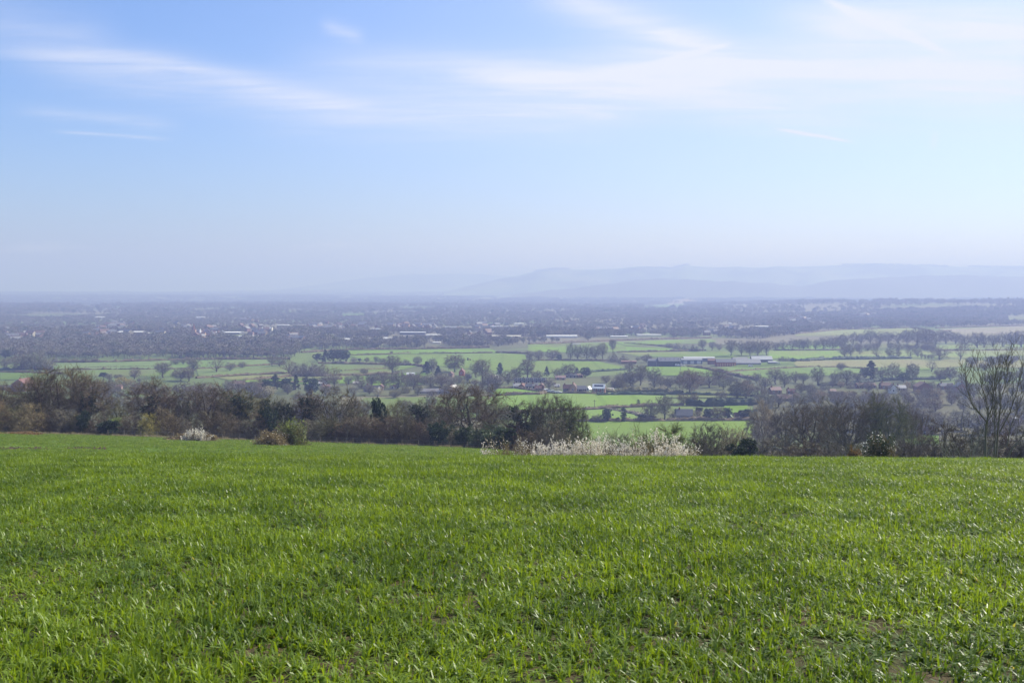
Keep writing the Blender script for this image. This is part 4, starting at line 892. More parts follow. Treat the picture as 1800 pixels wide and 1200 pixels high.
row('along the hedge below the central field', 'small trees along the hedge below the central field', [(622, 637, 9, 13, 'm3', 'purple'), (632, 636, 7, 7, 'round', 'bluegreen'), (645, 637, 9, 11, 'm3', 'grey'), (661, 639, 13, 11, 'm2', 'grey'), (671, 639, 11, 12, 'm0', 'grey'), (713, 641, 11, 14, 'm3', 'grey'), (734, 642, 15, 14, 'm4', 'grey'), (640, 659, 13, 14, 'm4', 'purple'), (688, 622, 6, 6, 'm4', 'grey')])
row('above the pink-gabled house', 'trees above the pink-gabled house', [(690, 660, 34, 30, 'm2', 'grey'), (676, 682, 30, 32, 'm1', 'grey'), (700, 684, 30, 32, 'm3', 'grey'), (728, 685, 26, 28, 'm0', 'grey'), (655, 676, 16, 20, 'm2', 'grey'), (636, 684, 22, 26, 'm3', 'purple')])
row('around the stables', 'trees around the stables', [(750, 658, 22, 17, 'con', 'bluegreen'), (759, 655, 28, 20, 'm4', 'purple'), (770, 664, 23, 11, 'con', 'dgreen'), (799, 653, 29, 32, 'm4', 'brown'), (757, 684, 26, 28, 'm3', 'grey'), (778, 680, 26, 28, 'm0', 'grey')])
row('above the red and white house', 'trees around the red and white house', [(836, 664, 30, 24, 'm1', 'grey'), (848, 672, 38, 26, 'm2', 'grey'), (822, 672, 18, 16, 'm3', 'grey'), (858, 682, 30, 26, 'm3', 'purple'), (872, 684, 26, 24, 'm0', 'grey')])
row('at the back of the village', 'trees at the back of the village', [(879, 660, 20, 13, 'con', 'dgreen'), (893, 676, 26, 24, 'm3', 'grey'), (908, 668, 22, 22, 'm0', 'grey'), (927, 668, 34, 26, 'm2', 'grey'), (944, 668, 18, 20, 'm3', 'purple'), (961, 661, 20, 9, 'con', 'dgreen'), (980, 664, 20, 22, 'm1', 'grey'), (1000, 664, 28, 28, 'm0', 'grey'), (1014, 657, 12, 8, 'con', 'bluegreen'), (1029, 664, 21, 22, 'round', 'bluegreen'), (965, 684, 20, 20, 'm3', 'grey')])
row('in the oak row above the curved field', 'bare oaks above the curved green field', [(931, 634, 20, 20, 'm3', 'purple'), (947, 634, 18, 16, 'm0', 'grey'), (971, 633, 18, 22, 'm0', 'purple'), (983, 634, 11, 13, 'round', 'bluegreen'), (1003, 633, 32, 20, 'm1', 'purple'), (1016, 633, 28, 17, 'm0', 'purple'), (1032, 633, 28, 20, 'm1', 'purple'), (1046, 633, 26, 20, 'm0', 'purple'), (1059, 632, 30, 17, 'm2', 'purple'), (1077, 620, 22, 16, 'm2', 'grey')])
row('left of the green barn', 'trees left of the green barn', [(1078, 636, 16, 20, 'mb', 'purple'), (1096, 638, 14, 20, 'mb', 'purple'), (1136, 637, 17, 20, 'm4', 'purple'), (1107, 656, 20, 15, 'm3', 'purple'), (1121, 634, 6, 10, 'm3', 'grey')])
row('in the small wood on the bright rise', 'trees in the small wood on the rise', [(1176, 612, 9, 14, 'm3', 'purple'), (1190, 614, 11, 16, 'mb', 'purple'), (1205, 616, 12, 18, 'mb', 'purple'), (1221, 617, 14, 18, 'mb', 'purple'), (1235, 617, 20, 16, 'm2', 'purple')])
row('behind the industrial sheds', 'trees behind the industrial sheds', [(1252, 616, 15, 14, 'm2', 'purple'), (1264, 616, 14, 14, 'm0', 'purple'), (1285, 626, 28, 20, 'm2', 'purple'), (1303, 624, 24, 20, 'm3', 'purple'), (1318, 625, 27, 20, 'm4', 'purple'), (1332, 625, 28, 22, 'm3', 'purple'), (1347, 624, 26, 22, 'm2', 'purple'), (1379, 634, 8, 24, 'mb', 'purple')])
row('in the avenue right of the sheds', 'trees in the avenue right of the sheds', [(1363, 616, 16, 14, 'm0', 'purple'), (1376, 616, 18, 16, 'm3', 'purple'), (1393, 616, 24, 20, 'm1', 'purple'), (1405, 615, 20, 16, 'm0', 'purple'), (1412, 615, 20, 16, 'm3', 'purple'), (1420, 615, 24, 18, 'm1', 'purple'), (1434, 615, 18, 14, 'm0', 'purple'), (1448, 615, 22, 22, 'm1', 'purple'), (1464, 614, 22, 24, 'm4', 'purple'), (1480, 613, 24, 22, 'm4', 'purple')])
row('standing in the bright right-hand park', 'park trees in the bright right-hand field', [(1485, 627, 20, 15, 'm0', 'grey'), (1495, 628, 22, 18, 'm2', 'grey'), (1511, 623, 20, 16, 'm1', 'purple'), (1540, 628, 17, 22, 'mopen', 'grey'), (1564, 628, 17, 16, 'm0', 'grey'), (1579, 627, 12, 12, 'm3', 'grey'), (1600, 629, 20, 18, 'mopen', 'grey'), (1613, 628, 17, 14, 'm0', 'grey'), (1652, 633, 28, 36, 'm1', 'purple'), (1688, 635, 30, 22, 'mopen', 'brown'), (1630, 617, 18, 24, 'm4', 'purple')])
row('along the young plantation', 'saplings in the young plantation', [(1620, 631, 9, 6, 'm2', 'grey'), (1626, 632, 9, 6, 'm2', 'grey'), (1632, 632, 9, 6, 'm2', 'grey'), (1638, 632, 8, 6, 'm2', 'grey')])
row('in the tall belt across the right', 'tall belt of trees across the right', [(1500, 606, 22, 22, 'm1', 'purple'), (1514, 605, 22, 20, 'm0', 'purple'), (1530, 605, 26, 22, 'm1', 'purple'), (1547, 605, 24, 22, 'm3', 'purple'), (1562, 604, 22, 20, 'm0', 'purple'), (1578, 605, 24, 22, 'm1', 'purple'), (1594, 606, 26, 24, 'm4', 'purple'), (1612, 608, 30, 26, 'm3', 'purple'), (1628, 610, 32, 26, 'm4', 'purple'), (1645, 608, 28, 26, 'm1', 'purple'), (1662, 604, 26, 24, 'm0', 'purple'), (1680, 604, 24, 24, 'm3', 'purple')])
row('in the belt at the far right', 'belt of trees at the far right', [(1697, 613, 26, 26, 'm1', 'purple'), (1718, 612, 28, 22, 'm0', 'purple'), (1730, 612, 26, 20, 'm1', 'purple'), (1745, 610, 26, 24, 'm3', 'purple'), (1762, 610, 28, 24, 'm1', 'purple'), (1778, 610, 26, 24, 'm4', 'purple'), (1795, 611, 28, 24, 'm0', 'purple'), (1812, 611, 26, 24, 'm1', 'purple')])
row('behind the tall near ash', 'trees behind the tall near ash', [(1709, 643, 18, 20, 'm4', 'purple'), (1745, 642, 16, 26, 'm4', 'purple'), (1762, 640, 18, 24, 'm3', 'purple'), (1780, 640, 16, 22, 'm0', 'purple'), (1730, 650, 14, 24, 'm3', 'grey'), (1800, 668, 26, 34, 'm3', 'purple'), (1770, 672, 24, 34, 'm4', 'grey'), (1740, 676, 22, 30, 'm3', 'purple')])
row('above the white-gabled cottage', 'trees above the white-gabled cottage', [(1345, 682, 24, 26, 'm3', 'grey'), (1362, 675, 30, 30, 'm2', 'grey'), (1379, 680, 26, 26, 'm3', 'grey'), (1398, 672, 18, 20, 'm3', 'grey'), (1412, 674, 22, 20, 'm2', 'grey'), (1437, 677, 34, 26, 'm0', 'grey'), (1478, 651, 13, 15, 'm4', 'grey'), (1408, 690, 16, 20, 'will', 'olive'), (1424, 692, 18, 22, 'm3', 'grey')])
row('in the garden line above the red roofs', 'trees in the garden line above the red roofs', [(1468, 676, 22, 22, 'm3', 'grey'), (1488, 678, 26, 26, 'm2', 'purple'), (1507, 674, 22, 20, 'm2', 'grey'), (1520, 664, 16, 20, 'round', 'bluegreen'), (1531, 666, 29, 24, 'con', 'bluegreen'), (1548, 667, 22, 24, 'm3', 'grey'), (1568, 668, 28, 30, 'm1', 'purple'), (1588, 672, 18, 22, 'round', 'bluegreen'), (1604, 668, 28, 26, 'm4', 'purple'), (1638, 653, 19, 18, 'mopen', 'grey'), (1652, 668, 24, 26, 'm3', 'brown'), (1670, 669, 26, 26, 'm4', 'brown'), (1690, 668, 16, 20, 'm3', 'grey')])
row('in the village gardens at centre right', 'trees in the village gardens at centre right', [(1093, 678, 22, 28, 'm3', 'purple'), (1108, 680, 26, 26, 'm4', 'purple'), (1126, 678, 34, 32, 'm2', 'grey'), (1150, 682, 34, 28, 'm3', 'grey'), (1178, 680, 20, 24, 'm3', 'purple'), (1080, 682, 14, 20, 'm3', 'grey'), (1065, 674, 14, 18, 'm0', 'grey')])
row('by the meadow below the sheds', 'trees by the meadow below the sheds', [(1212, 692, 40, 42, 'm4', 'brown'), (1247, 681, 38, 26, 'mopen', 'brown'), (1264, 680, 36, 30, 'm2', 'brown'), (1283, 676, 14, 20, 'm3', 'purple'), (1232, 678, 12, 20, 'm3', 'purple'), (1295, 700, 28, 30, 'will', 'olive'), (1312, 700, 30, 28, 'will', 'tan'), (1332, 702, 28, 26, 'm3', 'grey'), (1268, 702, 18, 26, 'm3', 'grey'), (1165, 684, 8, 20, 'mb', 'pale')])
row('around the small lower fields', 'trees around the small lower fields', [(1028, 742, 13, 16, 'm3', 'grey'), (1051, 742, 15, 20, 'm3', 'olive'), (1067, 742, 26, 22, 'round', 'dgreen'), (1096, 742, 25, 10, 'cyp', 'dgreen'), (1087, 741, 8, 8, 'cyp', 'bluegreen'), (1122, 714, 13, 6, 'cyp', 'green'), (1144, 740, 34, 28, 'm3', 'grey'), (1168, 738, 42, 30, 'm2', 'grey'), (1201, 712, 21, 20, 'm0', 'brown'), (1221, 712, 21, 18, 'm0', 'brown'), (1128, 740, 12, 16, 'round', 'bluegreen')])
row('beside the grey cottage', 'trees and bushes beside the grey cottage', [(1183, 737, 14, 14, 'm3', 'grey'), (1226, 736, 16, 14, 'm3', 'brown'), (1229, 724, 10, 12, 'round2', 'dgreen'), (1245, 738, 20, 22, 'round', 'dgreen'), (1262, 739, 28, 26, 'm4', 'brown'), (1279, 738, 20, 18, 'round', 'dgreen'), (1310, 738, 18, 18, 'round2', 'dgreen'), (1190, 730, 12, 12, 'round', 'bluegreen')])
# loose wooded ground between the houses on the right and left
rr_ = random.Random(4)
def fill(zone, group, spec, n, hs, kinds, tints):
    its = []
    for k in range(n):
        x0, x1, y0, y1 = spec; f = (k + .5) / n; px = x0 + (x1 - x0) * f + rr_.uniform(-6, 6); py = rr_.uniform(y0, y1)
        hh = rr_.uniform(*hs) * (1750 / 1.0) / at(px, py)[1]; its.append((px, py, hh, hh * rr_.uniform(.8, 1.25), rr_.choice(kinds), rr_.choice(tints)))
    row(zone, group, its)
KK = ['m0', 'm1', 'm2', 'm3', 'm4', 'mb']
fill('in the wooded strip below the red roofs', 'trees in the strip below the red roofs', (1420, 1720, 697, 708), 20, (5, 8), KK, ['grey', 'purple', 'brown', 'olive', 'tan'])
fill('in the wooded dip behind the slope trees', 'trees in the dip behind the slope trees', (1330, 1830, 712, 728), 20, (8, 11), KK, ['grey', 'brown', 'purple', 'grey'])
fill('in the deep wood right of centre', 'trees in the deep wood right of centre', (1340, 1820, 745, 766), 16, (11, 15), KK + ['stem0'], ['grey', 'brown', 'grey', 'purple'])
fill('in the hollow above the far right gardens', 'trees above the far right gardens', (1690, 1840, 684, 700), 8, (6, 9), KK, ['grey', 'purple'])
fill('in the tree belt behind the left wood', 'trees in the belt behind the left wood', (160, 470, 690, 705), 15, (9, 13), KK, ['purple', 'grey', 'brown', 'olive', 'grey'])
fill('in the rough ground beyond the left wood', 'trees beyond the left wood', (20, 480, 716, 738), 14, (8, 12), KK, ['olive', 'grey', 'brown'])
fill('in the gardens behind the fence thicket', 'trees in the gardens behind the fence thicket', (440, 870, 692, 702), 18, (6, 9), KK, ['purple', 'grey', 'pale', 'olive', 'grey'])
fill('on the wooded bank behind the fence thicket', 'trees on the bank behind the fence thicket', (480, 900, 722, 745), 16, (8, 12), KK, ['grey', 'brown', 'purple', 'olive'])
fill('along the road left of the stables', 'garden trees left of the stables', (20, 200, 684, 690), 8, (5, 9), KK, ['purple', 'grey', 'olive'])
fill('between the red-roofed village houses', 'garden trees between the red-roofed houses', (1425, 1710, 680, 692), 18, (4.5, 8), KK, ['grey', 'purple', 'tan', 'olive', 'brown'])
fill('round the white-gabled cottage', 'trees round the white-gabled cottage', (1330, 1480, 698, 708), 11, (4.5, 7.5), KK, ['grey', 'purple', 'olive'])
fill('in the hedgerow below the industrial sheds', 'hedgerow trees below the industrial sheds', (1085, 1340, 668, 686), 16, (6, 10), KK, ['grey', 'purple', 'brown', 'olive'])
fill('along the lane left of the village', 'lane trees left of the village', (560, 880, 672, 684), 16, (6, 10), KK, ['grey', 'purple', 'brown'])
fill('in the belt above the tan field', 'belt trees above the tan field', (1485, 1650, 612, 620), 12, (8, 12), ['m0', 'm1', 'm3', 'm4', 'mb'], ['purple', 'grey'])
# ================================================================== BUILDINGS
def gable_wall(L, Dp, e, rise, z0=-.5):
    b = MB(); x, y = L / 2, Dp / 2
    V = [(-x, -y, z0), (x, -y, z0), (x, y, z0), (-x, y, z0), (-x, -y, e), (x, -y, e), (x, y, e), (-x, y, e), (-x, 0, e + rise), (x, 0, e + rise)]
    b.add(V, [(0, 1, 5, 4), (2, 3, 7, 6)]); b.q += [[1, 2, 6, 5], [3, 0, 4, 7]]; b.qm += [0, 0]; b.t += [[5, 6, 9], [7, 4, 8]]; b.tm += [0, 0]
    return b
def gable_roof(L, Dp, e, rise, th=.25, ov=.4):
    b = MB(); x = L / 2 + ov * .6; y = Dp / 2 + ov; s_ = rise / (Dp / 2); lo = e - ov * s_
    for sg in (-1, 1):
        V = [(-x, sg * y, lo + .03), (x, sg * y, lo + .03), (x, 0, e + rise + .03), (-x, 0, e + rise + .03), (-x, sg * y, lo + th), (x, sg * y, lo + th), (x, 0, e + rise + th), (-x, 0, e + rise + th)]
        q = [(0, 3, 2, 1), (4, 5, 6, 7), (0, 1, 5, 4), (1, 2, 6, 5), (3, 0, 4, 7)]
        b.add(V, q if sg < 0 else [f[::-1] for f in q])
    return b
WC = dict(brick=(.20, .10, .075), white=(.62, .61, .58), cream=(.48, .42, .32), tan=(.36, .24, .15), dark=(.05, .045, .045), grey=(.26, .25, .25), pink=(.34, .22, .18), red=(.34, .08, .05))
RC = dict(brown=(.13, .075, .055), red=(.16, .075, .055), grey=(.17, .165, .17), slate=(.10, .105, .12), pale=(.42, .40, .38), white=(.72, .72, .72), dark=(.06, .055, .055), pink=(.22, .14, .12))
def house(px, py, wpx, rot, wall, roof, label, hpx=None, st=2, asp=.62, chim=1, name='house', cat='house', group=None, dorm=0, glass=True, roofwin=0):
    x, y, z = at(px, py); k = y / F; L = wpx * k; Dp = L * asp
    if abs(rot) > 45 and abs(rot) < 135: Dp = L; L = Dp / asp
    hpx = hpx or wpx * .5; tot = max(hpx * k, 2.6); e = tot * (.6 if st > 1 else .52); rise = tot - e
    o = thing(name, label, cat, (x, y, z), R(rot), (1, 1, 1), group)
    obj('wall', gable_wall(L, Dp, e, rise).build('wall', [M_WALL]), o, color=WC[wall]); rf = obj('roof', gable_roof(L, Dp, e, rise).build('roof', [M_ROOF]), o, color=RC[roof])
    if chim:
        for c_ in range(chim):
            b = MB(); cx = (-.32 + .6 * c_) * L; b.box(cx - .45, cx + .45, -.35, .35, e + rise * .6, e + rise + 1.1); b.cyl(cx, 0, e + rise + 1.1, e + rise + 1.4, .15, .12, 6); obj('chimney', b.build('chimney', [M_WALL]), o, color=WC['brick'])
    if glass:
        nw = max(2, min(5, int(L / 3))); rows = [e * .3] if st == 1 else [e * .18, e * .62]; ww = .55
        for zz_ in rows:
            for j in range(nw):
                cx = (-.5 + (j + .5) / nw) * L
                if zz_ == rows[0] and j == nw // 2:
                    b = MB(); b.box(cx - .5, cx + .5, -Dp / 2 - .06, -Dp / 2 + .02, 0, 2.05); obj('door', b.build('door', [M_DARK]), o); continue
                f = MB(); f.box(cx - ww - .12, cx + ww + .12, -Dp / 2 - .05, -Dp / 2 + .02, zz_ - .12, zz_ + 1.22); fo = obj('window', f.build('window_frame', [M_WHITE]), o)
                g = MB(); g.box(cx - ww, cx + ww, -Dp / 2 - .07, -Dp / 2 - .04, zz_, zz_ + 1.1); obj('pane', g.build('pane', [M_GLASS]), fo)
        for sx in (-1, 1):
            f = MB(); f.box(*sorted((sx * L / 2 + sx * .05, sx * L / 2 - sx * .02)), -.6, .6, e * .5, e * .5 + 1.3); fo = obj('window', f.build('window_frame', [M_WHITE]), o)
            g = MB(); g.box(*sorted((sx * L / 2 + sx * .08, sx * L / 2 + sx * .04)), -.5, .5, e * .5 + .1, e * .5 + 1.2); obj('pane', g.build('pane', [M_GLASS]), fo)
    for j in range(dorm):
        cx = (-.5 + (j + .5) / dorm) * L; y0 = -Dp / 2 + .2; b = MB(); zc = e + .25
        b.box(cx - .9, cx + .9, y0, 0, zc - .3, zc + 1.5); d_ = obj('dormer', b.build('dormer', [M_WALL]), o, color=WC['white'])
        g = MB(); g.box(cx - 1.1, cx + 1.1, y0 - .2, .2, zc + 1.5, zc + 1.75); obj('roof', g.build('dormer_roof', [M_ROOF]), d_, color=RC['slate'])
        g = MB(); g.box(cx - .6, cx + .6, y0 - .04, y0 + .02, zc + .2, zc + 1.2); obj('pane', g.build('pane', [M_GLASS]), d_)
    for j in range(roofwin):
        cx = (-.36 + .72 * (j + .5) / roofwin) * L; s_ = rise / (Dp / 2); zf = lambda yy: e + rise + s_ * (yy) * 1.0 + .27
        g = MB(); ya, yb = -Dp * .34, -Dp * .12; g.add([(cx - .9, ya, zf(ya)), (cx + .9, ya, zf(ya)), (cx + .9, yb, zf(yb)), (cx - .9, yb, zf(yb))], [(0, 1, 2, 3)]); obj('skylight', g.build('skylight', [M_GLASS]), rf)
    return o
house(42, 686, 24, 90, 'brick', 'red', 'brick farmhouse with tall red roof at the far left', 21, chim=1)
house(58, 685, 16, 0, 'brick', 'red', 'lower brick wing right of the red-roofed farmhouse', 13)
house(10, 685, 22, 0, 'dark', 'dark', 'low dark barn left of the brick farmhouse', 8, st=1, chim=0, name='barn', cat='barn')
house(19, 684, 7, 90, 'white', 'brown', 'small white gable in front of the dark barn', 7, st=1, chim=0, name='cottage')
house(205, 684, 18, 10, 'pink', 'brown', 'brown cottage just below the yellow willow', 8, chim=0, glass=False, name='cottage')
house(420, 680, 18, 5, 'pink', 'pink', 'pink-roofed house between hedges left of the conifers', 11)
house(452, 686, 12, 80, 'cream', 'brown', 'cream gabled house left of the conifer group', 9)
house(436, 686, 20, 0, 'grey', 'slate', 'slate-roofed house half hidden left of the cream gable', 8)
house(566, 677, 15, 0, 'white', 'pale', 'white-roofed bungalow beside the open-branched oak', 7, st=1)
house(573, 683, 14, 15, 'pink', 'pink', 'pinkish house just below the white-roofed bungalow', 7, st=1)
house(654, 689, 26, -12, 'grey', 'dark', 'dark-roofed house left of the pink gable', 12)
house(670, 686, 9, 90, 'pink', 'brown', 'tall pink gable end joined to the dark-roofed house', 11, chim=0)
house(692, 684, 10, 80, 'cream', 'brown', 'small cream gable right of the pink one', 8, chim=0, name='cottage')
house(628, 676, 14, 0, 'white', 'pale', 'low pale-roofed shed above the dark-roofed house', 4, st=1, chim=0, glass=False, name='shed', cat='shed')
house(762, 692, 56, 4, 'grey', 'grey', 'long low grey-roofed school block left of the brick bungalow', 9, st=1, asp=.3, chim=0, name='school_building', cat='building')
house(796, 690, 18, 75, 'tan', 'pale', 'brick-gabled bungalow with pale roof by the great bare oak', 13, st=1)
house(812, 660, 9, 85, 'red', 'red', 'bright red house with white trim among the trees', 12)
house(823, 664, 10, 0, 'white', 'pale', 'small white house right of the bright red one', 6, st=1)
house(793, 662, 8, 80, 'pink', 'brown', 'pale pink gable left of the bright red house', 9, chim=0)
house(721, 665, 30, 0, 'dark', 'dark', 'long black stable block in the narrow bright field', 6, st=1, asp=.3, chim=0, glass=False, name='stable', cat='stable')
house(722, 660, 14, 0, 'white', 'white', 'white-roofed shed behind the black stables', 3.5, st=1, asp=.4, chim=0, glass=False, name='shed', cat='shed')
house(868, 674, 14, 60, 'pink', 'pale', 'blotchy pink house at the left end of the village', 14)
for j, (px, lb) in enumerate([(911, 'leftmost'), (925, 'second'), (939, 'third'), (953, 'rightmost')]):
    house(px, 673, 14.5, 0, 'grey', 'slate', '%s slate-roofed terrace house with dormers at the back of the village' % lb, 9, dorm=2, group='terrace houses with dormers')
for j, (px, w_, wl, rf_, lb) in enumerate([(908, 12, 'cream', 'pale', 'cream house with pale roof, front left of the village terrace'), (919, 9, 'brick', 'red', 'narrow brick house second along the front of the village'), (929, 10, 'cream', 'grey', 'cream house with grey roof before the dormer terrace'),
      (940, 11, 'white', 'grey', 'white house with grey roof before the dormer terrace'), (952, 10, 'brick', 'brown', 'brick house with brown roof before the dormer terrace'), (946, 12, 'brick', 'red', 'red brick house beside the lane bend')]):
    house(px, 683 + (j == 5) * 4, w_, [0, 70, 0, 10, 80, 0][j], wl, rf_, lb, 9)
house(979, 681, 10, 0, 'pink', 'pale', 'small pale-roofed house by the parked cars', 6, st=1)
house(985, 668, 18, 0, 'pink', 'pink', 'pinkish long house behind the half-timbered one', 8)
house(997, 690, 14, 0, 'dark', 'red', 'dark timbered house under the first orange gable', 14, chim=1)
house(1008, 690, 12, 80, 'tan', 'brown', 'orange-gabled house in the village centre', 17, chim=1)
house(1020, 690, 20, 0, 'dark', 'slate', 'long dark-roofed hall right of the orange gable', 12, chim=0, name='hall')
house(1003, 664, 20, 0, 'grey', 'slate', 'blue-grey slate house high at the back of the village', 8)
house(1018, 663, 14, 0, 'pink', 'pink', 'pink-roofed house at the right back of the village', 6)
house(1053, 691, 22, -14, 'brick', 'white', 'brick house with glaring white roof and dark skylights', 16, st=2, chim=0, roofwin=4, asp=.6)
house(1035, 687, 6, 60, 'white', 'white', 'small white conservatory left of the glaring roof', 8, st=1, chim=0, name='conservatory', cat='building')
house(1071, 688, 14, 10, 'grey', 'pale', 'low pale-roofed outbuilding right of the glaring roof', 5, st=1, chim=0, name='outbuilding', cat='shed')
house(1203, 738, 28, -8, 'grey', 'grey', 'grey cottage with steep grey roof above the lowest field', 19, st=1, asp=.6, chim=1, name='cottage')
house(1297, 737, 12, 0, 'tan', 'brown', 'small tan shed at the field edge right of the evergreens', 12, st=1, chim=0, name='shed', cat='shed')
house(1306, 737, 14, 5, 'dark', 'dark', 'black boarded barn beside the small tan shed', 16, st=1, chim=0, glass=False, name='barn', cat='barn')
house(1284, 737, 5, 80, 'white', 'white', 'tiny white shed left of the tan shed', 6, st=1, chim=0, glass=False, name='shed', cat='shed')
house(1362, 692, 20, 12, 'brick', 'pink', 'brick house with pale pink roof above the dark barn roof', 12)
house(1390, 692, 14, -10, 'brick', 'red', 'little brick house behind the white gable', 9)
house(1379, 705, 28, 5, 'dark', 'brown', 'long tiled barn attached left of the white gable', 11, st=1, chim=0, name='barn', cat='barn', glass=False)
house(1398, 704, 12, 20, 'white', 'brown', 'bright white cottage with brown tiled roof', 13, st=2, name='cottage')
house(1463, 693, 12, 20, 'cream', 'pink', 'cream house half hidden in trees right of the white cottage', 9, chim=0)
house(1521, 682, 32, 0, 'brick', 'brown', 'long brown-roofed house behind the wood', 9)
house(1556, 684, 18, 0, 'brick', 'brown', 'brown-roofed house with pale hip left of the white gables', 12)
house(1569, 692, 12, 78, 'white', 'brown', 'tall white gabled house facing the slope', 17)
house(1583, 687, 16, 0, 'grey', 'pale', 'pale-roofed house right of the tall white gable', 10)
house(1622, 690, 25, 82, 'brick', 'brown', 'large brick house with broad gable, biggest among the village roofs', 19, asp=.8)
house(1662, 685, 24, 0, 'brick', 'slate', 'slate-roofed terrace right of the broad red gable', 12)
house(1688, 690, 18, 80, 'pink', 'slate', 'purple-grey gabled house behind the near ash twigs', 18, asp=.8)
house(1612, 762, 16, 75, 'white', 'brown', 'white gabled house in the hollow behind the slope', 18, st=2)
house(1628, 764, 26, 0, 'tan', 'brown', 'tan house with brown roof joined to the hollow white gable', 16, st=2)
house(1599, 748, 12, 0, 'white', 'white', 'small pale flat shed above the hollow white gable', 5, st=1, chim=0, glass=False, name='shed', cat='shed')
house(1482, 732, 16, 0, 'white', 'pale', 'pale house glimpsed through the slope trees', 12)
house(1412, 742, 22, 40, 'dark', 'slate', 'dark roof with white verge behind the slope trees', 10, st=1, chim=0, name='barn', cat='barn', glass=False)
house(1708, 752, 18, 10, 'white', 'slate', 'white bungalow behind the lower ash stems', 9, st=1)
house(1728, 744, 18, 0, 'brick', 'brown', 'brown-roofed house between the ash stems', 10)
# industrial sheds in the middle distance
def shed(px, py, wpx, hpx, wall, roof, label, rot=0, asp=.5, pitch=.22, name='warehouse', doors=0, dcol='white', cat='warehouse', group=None):
    x, y, z = at(px, py); k = y / F; L = wpx * k; Dp = L * asp; tot = hpx * k; e = tot * (1 - pitch); rise = tot - e
    o = thing(name, label, cat, (x, y, z), R(rot), (1, 1, 1), group)
    obj('wall', gable_wall(L, Dp, e, rise).build('wall', [M_METAL]), o, color=WC2[wall]); obj('roof', gable_roof(L, Dp, e, rise, .3, .5).build('roof', [M_METAL]), o, color=WC2[roof])
    for j in range(doors):
        cx = (-.5 + (j + .5) / doors) * L; b = MB(); b.box(cx - L / doors * .28, cx + L / doors * .28, -Dp / 2 - .08, -Dp / 2 + .02, 0, min(e * .75, 4.5)); obj('door', b.build('roller_door', [M_METAL]), o, color=WC2[dcol])
    if tot > 7:
        b = MB(); [b.box(-L * .4 + q * L * .2, -L * .4 + q * L * .2 + 1.2, -Dp / 4 - 1, -Dp / 4 + 1, e + rise * .45, e + rise * .5 + .6) for q in range(5)]; obj('vent', b.build('roof_vents', [M_METAL]), o, color=WC2['grey'])
    return o
WC2 = dict(green=(.030, .055, .050), white=(.62, .62, .60), grey=(.20, .205, .215), dgrey=(.10, .105, .12), blue=(.14, .18, .24), red=(.30, .07, .045), cream=(.62, .58, .46), brown=(.20, .11, .08), pale=(.36, .37, .38), orange=(.55, .30, .14), black=(.03, .03, .035))
shed(1175, 643, 38, 15, 'green', 'dgrey', 'big dark green barn with grey roof and white verges', rot=0, asp=.7, pitch=.38, name='barn', cat='barn')
shed(1146, 643, 14, 12, 'dgrey', 'dgrey', 'grey lean-to at the left end of the green barn', asp=1, name='barn', cat='barn')
shed(1215, 639, 36, 9, 'blue', 'grey', 'blue-grey shed with white eaves next to the green barn', doors=3)
shed(1228, 635, 54, 8, 'dgrey', 'pale', 'long pale-roofed shed behind the blue-grey one', asp=.3)
shed(1275, 643, 34, 12, 'red', 'dgrey', 'red brick works with a row of arched doors', doors=8, dcol='orange', asp=.5, pitch=.4)
shed(1251, 640, 14, 9, 'brown', 'brown', 'small brown shed left of the red works')
shed(1312, 641, 46, 10, 'grey', 'grey', 'wide grey gabled shed right of the red works', asp=.5, pitch=.6)
shed(1300, 637, 30, 9, 'grey', 'dgrey', 'dark grey gabled roof behind the wide grey shed', rot=20, pitch=.6)
shed(1338, 636, 36, 10, 'black', 'pale', 'open black barn with pale roof at the right end', asp=.45, pitch=.5)
shed(1357, 640, 14, 5, 'grey', 'pale', 'low grey lean-to right of the open black barn')
shed(1105, 639, 26, 5, 'brown', 'brown', 'low brown cattle shed left of the green barn', name='shed', cat='shed')
